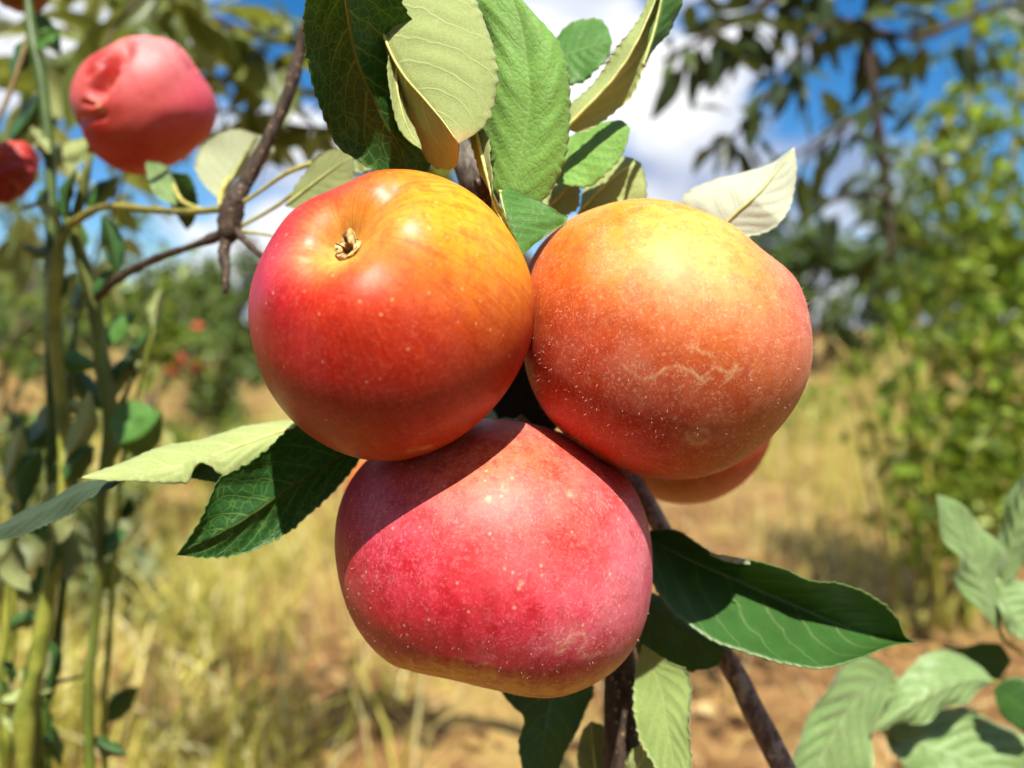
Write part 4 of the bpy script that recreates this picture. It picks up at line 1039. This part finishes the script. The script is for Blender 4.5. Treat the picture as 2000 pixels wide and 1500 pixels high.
leaf(tree0, [(1245, 1150), (1300, 1205), (1355, 1240), (1420, 1268)], [(1245, 1150), (1300, 1170), (1370, 1222), (1420, 1268)], [(1245, 1152), (1235, 1230), (1262, 1292), (1340, 1310), (1395, 1300), (1420, 1268)], (0.248, 0.242), (top_dark, under_olive), 'top', dl=0.004, dr=0.0, m=10, n=100)
# under the lowest apple
leaf(tree0, [(1255, 1260), (1290, 1340), (1305, 1420), (1330, 1560)], [(1255, 1260), (1240, 1330), (1245, 1420), (1265, 1470), (1330, 1560)], [(1258, 1260), (1300, 1290), (1344, 1320), (1346, 1430), (1346, 1500), (1330, 1560)], (0.232, 0.224, 0.214), (leaf_mat('leaf_top_pale_yellow_green', (0.28, 0.38, 0.11), (0.46, 0.52, 0.22), trans=0.25, rough=0.55, vein_amt=0.5, net=0.12, fuzz=0.2, var=0.2), under_pale), 'top', dl=0.004, dr=-0.004, m=9, n=90)
leaf(tree0, [(1080, 1300), (1078, 1360), (1065, 1430), (1050, 1560)], [(1080, 1300), (985, 1340), (1000, 1378), (1024, 1402), (1014, 1455), (1028, 1520), (1050, 1560)], [(1080, 1300), (1155, 1340), (1142, 1392), (1112, 1450), (1088, 1510), (1050, 1560)], (0.246, 0.238, 0.235), OLIVE, 'top', dl=0.003, dr=0.006, m=10, n=100)
leaf(tree0, [(1190, 1560), (1165, 1500), (1158, 1450), (1155, 1408)], [(1190, 1560), (1132, 1500), (1136, 1435), (1155, 1408)], [(1190, 1560), (1185, 1480), (1180, 1425), (1155, 1408)], (0.255, 0.252), OLIVE, 'under', m=7, n=60)
leaf(tree0, [(1235, 1560), (1240, 1510), (1255, 1480), (1262, 1455)], [(1225, 1560), (1220, 1500), (1240, 1462), (1262, 1455)], [(1260, 1560), (1295, 1510), (1288, 1478), (1262, 1455)], (0.236, 0.232), PALE, 'under', m=7, n=60)

# ------------------------------------------------------------------ leafy shoot in the lower right
gs = P(1930, 1560, 0.36)
sh = empty('leafy_shoot', (gs[0] + 0.03, gs[1] + 0.02, 0.0), 'leafy shoot with large pale grey green leaves in the lower right corner', 'shoot')
V, Fc = tube([P(2040, 950, 0.37), P(2030, 1120, 0.37), P(2024, 1230, 0.37), P(2020, 1350, 0.37), P(2016, 1500, 0.37), gs + [0.015, 0.005, -0.06], gs + [0.01, 0.01, -0.15], np.array([gs[0] + 0.03, gs[1] + 0.02, -0.03])], [0.0012, 0.0018, 0.0022, 0.0026, 0.003, 0.0035, 0.004, 0.005], 10, 50, 0.05)
mesh('stem', V, Fc, green_twig, sh)
leaf(sh, [(1955, 1235), (1915, 1130), (1880, 1050), (1830, 965)], [(1955, 1235), (1900, 1180), (1864, 1130), (1868, 1090), (1848, 1060), (1834, 1010), (1830, 965)], [(1955, 1235), (1955, 1150), (1956, 1090), (1930, 1040), (1872, 985), (1830, 965)], (0.35, 0.335), GREY, 'top', qa=0.0011, dl=-0.006, dr=0.006, m=8, n=80, wave=0.002)
leaf(sh, [(1955, 1150), (1975, 1060), (1995, 980), (2030, 860)], [(1955, 1150), (1942, 1090), (1962, 1000), (2030, 860)], [(1955, 1150), (2000, 1100), (2040, 1000), (2030, 860)], (0.35, 0.34), GREY, 'top', qa=0.0011, dl=0.006, m=7, n=60, wave=0.002)
leaf(sh, [(1945, 1130), (1970, 1180), (1995, 1220), (2040, 1270)], [(1945, 1130), (1985, 1130), (2040, 1170), (2040, 1270)], [(1945, 1130), (1950, 1185), (1975, 1235), (2040, 1270)], (0.35, 0.34), GREY, 'top', qa=0.0011, m=7, n=60, dl=0.006, wave=0.002)
leaf(sh, [(1745, 1310), (1690, 1350), (1630, 1430), (1560, 1570)], [(1745, 1310), (1690, 1280), (1640, 1305), (1590, 1390), (1545, 1490), (1560, 1570)], [(1745, 1312), (1728, 1360), (1708, 1430), (1680, 1540), (1560, 1570)], (0.34, 0.325, 0.315), GREY, 'top', qa=0.0011, dl=-0.003, dr=0.006, m=9, n=80, wave=0.0015)
leaf(sh, [(1940, 1330), (1880, 1330), (1800, 1365), (1705, 1425)], [(1940, 1330), (1900, 1290), (1830, 1272), (1785, 1295), (1750, 1350), (1705, 1425)], [(1940, 1332), (1900, 1356), (1820, 1400), (1705, 1428)], (0.35, 0.335, 0.33), GREY, 'top', qa=0.0011, dl=0.012, dr=0.004, m=9, n=80, wave=0.002)
leaf(sh, [(1975, 1290), (1930, 1290), (1880, 1285), (1830, 1275)], [(1975, 1290), (1950, 1258), (1890, 1262), (1830, 1275)], [(1975, 1292), (1950, 1325), (1910, 1335), (1830, 1278)], (0.365, 0.36), DARK, 'top', m=7, n=60)
leaf(sh, [(1735, 1400), (1800, 1450), (1880, 1480), (1990, 1540)], [(1735, 1400), (1830, 1385), (1930, 1400), (2010, 1460), (1990, 1540)], [(1735, 1402), (1740, 1470), (1820, 1530), (1990, 1545)], (0.36, 0.352), GREY, 'top', qa=0.0011, dl=0.010, dr=-0.006, m=9, n=80, wave=0.004)
leaf(sh, [(1940, 1345), (1975, 1365), (2000, 1385), (2050, 1410)], [(1940, 1345), (1975, 1325), (2020, 1340), (2050, 1410)], [(1940, 1347), (1960, 1400), (2010, 1430), (2050, 1410)], (0.35, 0.345), DARK, 'top', m=7, n=60)
leaf(sh, [(1720, 1320), (1740, 1370), (1770, 1400), (1800, 1440)], [(1720, 1320), (1760, 1325), (1800, 1370), (1800, 1440)], [(1720, 1322), (1720, 1380), (1750, 1440), (1800, 1442)], (0.356, 0.352), GREY, 'top', qa=0.0011, m=7, n=50)
branch(sh, 'petiole', [(1955, 1235, 0.352), (1965, 1255, 0.358), (2022, 1290, 0.37)], [7, 8, 10], green_twig, 8, 10)
branch(sh, 'petiole', [(1745, 1310, 0.341), (1720, 1400, 0.352), (1790, 1475, 0.358), (2018, 1490, 0.37)], [7, 8, 9, 12], green_twig, 8, 20)
branch(sh, 'petiole', [(1938, 1330, 0.35), (2020, 1355, 0.37)], [8, 12], green_twig, 8, 6)

# ------------------------------------------------------------------ tall green stalks on the left
stalk_g = plain_mat('green_stalk', s2l((150, 150, 62)), s2l((98, 108, 40)), 70, 0.45)
stalk_d = plain_mat('dark_green_stalk', s2l((50, 70, 20)), s2l((74, 94, 32)), 70, 0.45)
stalk_b = plain_mat('brown_streaked_stalk', s2l((104, 122, 44)), s2l((80, 82, 34)), 22, 0.5)


def stalk(label, pts, wpx, mat, leaves=(), twigs=(), extra=6):
    gz = P(*pts[-1]); base = np.array([gz[0] - 0.01, gz[1] + 0.03, 0.0])
    t = empty('leafy_stalk', base, label, 'stalk', 'tall stalks on the left')
    W_ = [P(*p) for p in pts] + [(gz + base) / 2 + [0.004, 0, 0], base - [0, 0, 0.02]]
    r_ = [0.5 * w_ * pix(p[2]) for p, w_ in zip(pts, wpx)]; r_ += [r_[-1] * 1.2, r_[-1] * 1.5]
    V, Fc = tube(W_, r_, 10, 90, 0.10, nodes=14); mesh('stem', V, Fc, mat, t)
    for p, w_ in twigs: branch(t, 'twig', p, w_, mat, 8, 14)
    rg = np.random.default_rng(len(label)); q = spline([p[:3] for p in pts], 60)
    for k in range(extra):
        x, y, z = q[rg.integers(3, 58)]; a = rg.uniform(-2.7, -0.3) if rg.random() < 0.6 else rg.uniform(0.2, 2.9); L = rg.uniform(50, 105)
        ms = [DARK, DARK, OLIVE, (top_fresh, under_olive), PALE][rg.integers(0, 5)]
        qleaf(t, (x, y), (x + L * math.cos(a), y + L * math.sin(a)), L * rg.uniform(0.35, 0.55), z + rg.uniform(-0.01, 0.03), ms, 'under' if rg.random() < 0.35 else 'top', bend=rg.uniform(-0.2, 0.2), dl=rg.uniform(-0.006, 0.01), dr=rg.uniform(-0.006, 0.01), n=24, m=4)
    for b, tp, wd, d, ms, fc, *rest in leaves:
        qleaf(t, b, tp, wd, d, ms, fc, bend=(rest[0] if rest else 0.05), dl=0.004, dr=0.008)
    return t


stalk('tall green stalk rising past the left of the pecked apple', [(50, -60, 0.40), (62, 60, 0.39), (84, 175, 0.385), (97, 315, 0.38), (101, 430, 0.375), (100, 560, 0.37), (104, 800, 0.37), (110, 1000, 0.37), (85, 1200, 0.37), (60, 1500, 0.37)], [16, 17, 19, 21, 23, 24, 25, 25, 25, 26], stalk_d,
      [((60, 70), (20, 150), 40, 0.39, DARK, 'top'), ((84, 175), (5, 290), 34, 0.40, DARK, 'top'), ((50, 20), (120, 110), 40, 0.42, (top_fresh, under_olive), 'top'), ((98, 300), (60, 245), 26, 0.37, PALE, 'under'),
       ((105, 600), (150, 530), 30, 0.36, PALE, 'under'), ((104, 780), (30, 880), 60, 0.38, DARK, 'top', 0.2), ((80, 880), (45, 1000), 70, 0.36, DARK, 'top', -0.2), ((108, 900), (150, 1000), 40, 0.36, OLIVE, 'top'), ((40, 830), (10, 940), 36, 0.36, PALE, 'under')])
stalk('sunlit olive green stalk between the two dark ones', [(140, 430, 0.352), (122, 450, 0.352), (112, 520, 0.352), (104, 600, 0.352), (118, 760, 0.355), (128, 920, 0.355), (112, 1060, 0.355), (92, 1180, 0.355), (70, 1320, 0.355), (50, 1500, 0.355)], [20, 24, 26, 26, 24, 24, 25, 26, 26, 27], stalk_g,
      [((128, 440), (150, 330), 26, 0.35, DARK, 'top', 0.1), ((118, 500), (40, 480), 24, 0.36, OLIVE, 'top'), ((125, 900), (175, 760), 46, 0.35, PALE, 'under', -0.1), ((125, 940), (185, 870), 52, 0.35, DARK, 'top'), ((112, 1040), (95, 1120), 34, 0.35, DARK, 'top')],
      [([(122, 452, 0.352), (90, 400, 0.355), (42, 408, 0.36)], [12, 10, 8])])
stalk('dark stalk that forks below the pecked apple', [(175, 300, 0.36), (165, 360, 0.36), (146, 440, 0.36), (160, 510, 0.36), (182, 580, 0.36), (198, 700, 0.36), (214, 800, 0.358), (210, 905, 0.356), (198, 980, 0.355), (196, 1100, 0.355), (184, 1240, 0.355), (176, 1500, 0.355)], [14, 17, 22, 26, 27, 26, 25, 22, 18, 17, 18, 18], stalk_b,
      [((185, 590), (225, 520), 30, 0.35, DARK, 'top'), ((200, 420), (232, 540), 40, 0.35, DARK, 'top', 0.05), ((170, 420), (230, 345), 40, 0.36, DARK, 'top'), ((214, 790), (300, 640), 30, 0.37, OLIVE, 'top'), ((222, 870), (318, 805), 74, 0.34, (top_fresh, under_pale), 'top', -0.12), ((215, 800), (140, 720), 46, 0.365, DARK, 'top'),
       ((217, 760), (262, 700), 40, 0.36, DARK, 'top')],
      [([(212, 905, 0.356), (226, 880, 0.352), (232, 850, 0.35)], [10, 9, 8]), ([(216, 830, 0.358), (250, 760, 0.362), (280, 690, 0.368)], [12, 10, 8])])
stalk('thin green stalk low at the left edge', [(60, 880, 0.37), (40, 1000, 0.37), (22, 1100, 0.37), (10, 1250, 0.37), (0, 1500, 0.37)], [8, 10, 12, 13, 14], stalk_g, [((60, 880), (20, 800), 30, 0.37, OLIVE, 'top'), ((20, 1100), (-10, 1010), 24, 0.37, PALE, 'under')])
stalk('pale thin stalk beside the sunlit one near the ground', [(98, 1130, 0.38), (88, 1240, 0.38), (70, 1360, 0.38), (82, 1500, 0.38)], [8, 10, 12, 14], stalk_b, [((98, 1130), (112, 1060), 20, 0.38, PALE, 'under')], [([(72, 1350, 0.38), (120, 1330, 0.38), (172, 1320, 0.385)], [8, 7, 6])])
stalk('stout olive stalk at the lower left edge', [(30, 1020, 0.41), (26, 1160, 0.41), (18, 1300, 0.41), (8, 1500, 0.41)], [10, 16, 20, 22], stalk_g, [((30, 1020), (50, 940), 30, 0.41, DARK, 'top'), ((40, 1500), (110, 1440), 50, 0.38, DARK, 'top')])
stalk('thin dark stalk close beside the sunlit one', [(150, 620, 0.40), (140, 700, 0.40), (128, 860, 0.40), (134, 1000, 0.40), (120, 1180, 0.40), (100, 1340, 0.40), (92, 1500, 0.40)], [8, 11, 13, 14, 15, 16, 16], stalk_d, [((150, 620), (172, 540), 30, 0.40, OLIVE, 'top')])
stalk('thin pale stalk leaning behind the forked one', [(300, 640, 0.43), (270, 760, 0.43), (240, 900, 0.43), (226, 1060, 0.43), (214, 1250, 0.43), (206, 1500, 0.43)], [6, 8, 9, 10, 11, 11], stalk_g, [((300, 640), (318, 560), 26, 0.43, PALE, 'under')], extra=4)
hang_stalk(aP, stP, axP, P(175, 300, 0.36)); hang_stalk(aW, stW, axW, P(60, 60, 0.39)); hang_stalk(aN, stN, axN, P(50, -60, 0.40))


# ------------------------------------------------------------------ leafy branches of the neighbouring trees
def leaf_proto(name, mat, curl, fold, wid):
    me = bpy.data.meshes.new(name); V = []; Fc = []
    N = 9
    for i in range(N):
        t = i / (N - 1); wd = wid * (math.sin(math.pi * min(1, t * 0.98 + 0.01)) ** 0.75) * (1 - 0.25 * t)
        for u in (-1, -0.5, 0, 0.5, 1):
            V.append((u * wd, t, fold * abs(u) * wd - curl * t * t + 0.02 * math.sin(9 * t + u)))
    for i in range(N - 1):
        for j in range(4): a = i * 5 + j; Fc.append((a, a + 1, a + 6, a + 5))
    me.from_pydata(V, [], Fc); me.materials.append(mat); me.polygons.foreach_set('use_smooth', np.ones(len(Fc), bool))
    return me


near_olive = blade_mat('apple_leaf_olive', [(0, (0.045, 0.075, 0.015)), (0.35, (0.11, 0.15, 0.03)), (0.7, (0.22, 0.25, 0.06)), (1, (0.46, 0.48, 0.24))], 0.35, 0.4, obj_random=True, tcol=(0.45, 0.45, 0.05))
near_dark = blade_mat('apple_leaf_dark', [(0, (0.015, 0.028, 0.010)), (0.6, (0.035, 0.060, 0.018)), (1, (0.13, 0.17, 0.04))], 0.2, 0.4, obj_random=True, tcol=(0.2, 0.22, 0.03))
PROT_O = [leaf_proto('leaf', near_olive, c, f, w_) for c, f, w_ in ((0.2, 0.3, 0.24), (0.4, 0.5, 0.27), (-0.1, 0.2, 0.22))]
PROT_D = [leaf_proto('leaf', near_dark, c, f, w_) for c, f, w_ in ((0.2, 0.3, 0.19), (0.35, 0.4, 0.21))]


def bough_tree(label, base, trunk, boughs, protos, bark, nleaf, Ls, droop, seed, cat='apple tree'):
    """a neighbouring tree: trunk, boughs (px, py, depth) and single leaves along them"""
    rg = np.random.default_rng(seed)
    t = empty('apple_tree', base, label, cat)
    V, Fc = tube(trunk[0], trunk[1], 10, 40, 0.06); mesh('trunk', V, Fc, bark, t)
    tot = sum(b[2] for b in boughs)
    for pts, wpx, share in boughs:
        branch(t, 'bough', pts, wpx, bark, 8, 24)
        path = spline([P(*p) for p in pts], 200)
        for i in range(int(nleaf * share / tot)):
            k = rg.integers(10, 199); p = path[k]; tg = path[min(k + 1, 199)] - path[k - 1]; tg /= np.linalg.norm(tg) + 1e-9
            v = rg.normal(size=3); v /= np.linalg.norm(v)
            d = v + tg * 0.5 + np.array([0, 0, -droop]); d /= np.linalg.norm(d)
            off = v * rg.uniform(0.0, 0.05) * (Ls / 0.075)
            o = bpy.data.objects.new('leaf', protos[rg.integers(0, len(protos))]); COL.objects.link(o)
            o.parent = t
            up = np.array([0, 0, 1.0]) + rg.normal(0, 0.5, 3); xx = np.cross(d, up); xx /= np.linalg.norm(xx); zz = np.cross(xx, d)
            M = Matrix((xx, d, zz)).transposed().to_4x4(); s = Ls * rg.uniform(0.6, 1.25)
            M = Matrix.Translation(Vector(p + off - np.array(base))) @ M @ Matrix.Scale(s, 4)
            o.matrix_local = M
    return t


tb = P(1212, 1300, 1.0); tb0 = np.array([tb[0], tb[1] + 0.02, 0.0])
bough_tree('olive leaved apple tree filling the upper left behind the pecked apple', tb0, ([tb0 - [0, 0, .03], tb, P(1200, 900, 1.0), P(1100, 600, 0.98), P(900, 420, 0.95)], [0.026, 0.022, 0.019, 0.016, 0.013]),
    [([(900, 420, 0.95), (760, 250, 0.9), (620, 110, 0.86), (420, 40, 0.82), (180, -60, 0.8)], [24, 18, 16, 13, 9], 3.4), ([(620, 110, 0.86), (470, 150, 0.84), (330, 150, 0.80), (180, 140, 0.76), (-60, 175, 0.72)], [14, 13, 13, 13, 11], 2.6),
     ([(760, 250, 0.9), (600, 250, 0.9), (500, 225, 0.92), (400, 215, 0.95)], [13, 11, 10, 8], 1.2), ([(420, 40, 0.82), (330, -20, 0.74), (240, 30, 0.66), (200, 110, 0.62)], [12, 10, 9, 6], 1.3), ([(430, 40, 0.9), (300, 60, 1.0), (120, 60, 1.05), (-60, 40, 1.1)], [13, 12, 11, 9], 1.6), ([(330, 150, 0.80), (255, 300, 0.95), (215, 420, 1.1), (170, 540, 1.2)], [11, 10, 9, 6], 0.9), ([(60, 160, 0.74), (20, 300, 0.85), (40, 440, 0.95), (0, 560, 1.0)], [11, 10, 8, 6], 1.0)],
    PROT_O, bark_near, 299, 0.066, 0.35, 21)
tr0 = np.array([gx(2350, 1.25), 1.3, 0.0])
bough_tree('dark leaved tree hanging into the upper right against the sky', tr0, ([tr0 - [0, 0, .03], tr0 + [0, 0, 0.7], P(2200, -100, 1.25), P(1900, -260, 1.22)], [0.03, 0.026, 0.02, 0.016]),
    [([(1900, -260, 1.22), (1740, -120, 1.2), (1695, 60, 1.2), (1715, 240, 1.2), (1738, 420, 1.22), (1735, 520, 1.22)], [26, 24, 21, 19, 16, 9], 2.6), ([(1740, -120, 1.2), (1600, -60, 1.18), (1480, 20, 1.15), (1380, 70, 1.12), (1290, 120, 1.1)], [20, 17, 14, 11, 7], 3.4),
     ([(1690, 40, 1.2), (1600, 60, 1.16), (1500, 180, 1.12), (1440, 260, 1.1), (1400, 300, 1.1)], [15, 12, 10, 8, 6], 2.4), ([(1705, 200, 1.2), (1640, 250, 1.15), (1560, 300, 1.1), (1520, 330, 1.1)], [12, 9, 8, 5], 0.8), ([(1730, 380, 1.2), (1680, 380, 1.17), (1590, 400, 1.15)], [11, 9, 6], 0.5), ([(1700, 60, 1.2), (1800, 70, 1.2), (1930, 20, 1.18), (2050, -20, 1.16)], [15, 13, 12, 10], 0.7)],
    PROT_D, bark_near, 225, 0.070, 0.0, 33)

# ------------------------------------------------------------------ tall small-leaved bush on the right
D0 = 2.0
b0 = np.array([gx(1850, D0), D0 + 0.02, 0.0])
bush = empty('small_leaved_bush', b0, 'tall yellow green bush of tiny leaves along the right edge', 'bush')
stem_m = plain_mat('olive_stem', s2l((150, 145, 60)), s2l((115, 110, 45)), 30)
L_ = Acc()
ST = [([(1800, 1240), (1795, 950), (1770, 780), (1735, 640)], 0.5), ([(1830, 1250), (1842, 800), (1850, 420), (1798, 265)], 1.6), ([(1845, 440), (1842, 330), (1846, 245), (1875, 225)], 0.7), ([(1870, 1240), (1930, 850), (1955, 500), (1992, 200), (2010, -60)], 2.6),
      ([(1850, 1250), (1900, 720), (1885, 320), (1905, 0), (1900, -90)], 2.8), ([(1770, 1240), (1705, 850), (1640, 680)], 0.12), ([(1880, 1240), (1985, 900), (2040, 600), (2060, 300)], 2.2), ([(1840, 1230), (1800, 800), (1790, 600), (1760, 470)], 1.4), ([(1900, 700), (1960, 560), (2010, 470)], 1.2), ([(1850, 1230), (1880, 1000), (1935, 820), (1990, 690)], 1.3)]
for pts, sh_ in ST:
    pp = [(x, y, D0 + rng.uniform(-0.12, 0.12)) for x, y in pts]
    branch(bush, 'stem', pp, np.linspace(17, 9, len(pp)), stem_m, 6, 20, 0.1)
    path = spline([P(*p) for p in pp], 120)
    for i in range(int(185 * sh_)):
        k = int(25 + 94 * rng.random() ** 1.15); p = path[k] + rng.normal(0, 1, 3) * np.array([0.055, 0.09, 0.06])
        if i % 25 == 0:
            L_.n = L_.n
        s = 0.044 * rng.uniform(0.5, 1.4)
        L_.add(leaf_verts(p, rdir() + [0, 0, 0.2], rdir() + np.array([0, 0, .6]), s, s * 0.62), LF, rng.random())
L_.build('foliage', lf_olive, bush, kind='stuff')
# bare dry stalks in front of it
dry_m = plain_mat('dry_stalk', s2l((190, 165, 105)), s2l((140, 112, 66)), 30)
for i, (pts, w_, lab) in enumerate([([(1790, 1190), (1775, 1000), (1720, 780)], 9, 'thin dry stalk leaning left before the small leaved bush'), ([(1800, 1200), (1850, 980), (1935, 760)], 10, 'grey dry stalk leaning right before the small leaved bush'), ([(1770, 1200), (1700, 960), (1650, 690), (1625, 660)], 9, 'longest pale dry stalk leaning toward the right apple'), ([(1760, 1190), (1750, 1060), (1735, 880)], 7, 'short upright dry stalk on the right soil')]):
    W_ = [P(x, y, 2.1) for x, y in pts]; W_[0][2] = -0.02
    V, Fc = tube(W_, [w_ * 0.0007, w_ * 0.0006, w_ * 0.0004, w_ * 0.0003][:len(W_)], 6, 16, 0.1)
    o = mesh('dry_stalk', V, Fc, dry_m, origin=W_[0]); tag(o, lab, 'stalk', 'dry stalks')
# scrubby weeds on the ground
weeds = [(200, 2.1, 0.35, 'low green weed at the foot of the left stalks'), (-40, 1.9, 0.5, 'bushy weed at the left edge behind the stalks'), (1560, 5.5, 0.5, 'olive weed on the soil right of the right apple'), (1880, 3.0, 0.5, 'olive weed behind the grey green shoot'), (1690, 6.5, 0.6, 'olive weed below the far dark trees'), (430, 3.4, 0.4, 'yellowing weed in the grass below the apple bush')]
for px_, D, h, lab in weeds:
    tree('weed', (gx(px_, D), D), h, h * 0.5, 420, 0.05, stem_m, lf_pale if px_ < 300 else lf_olive, lab, 'weed', 'weeds on the ground', crown_lo=0.1, trunk_r=0.006, limbs=9)
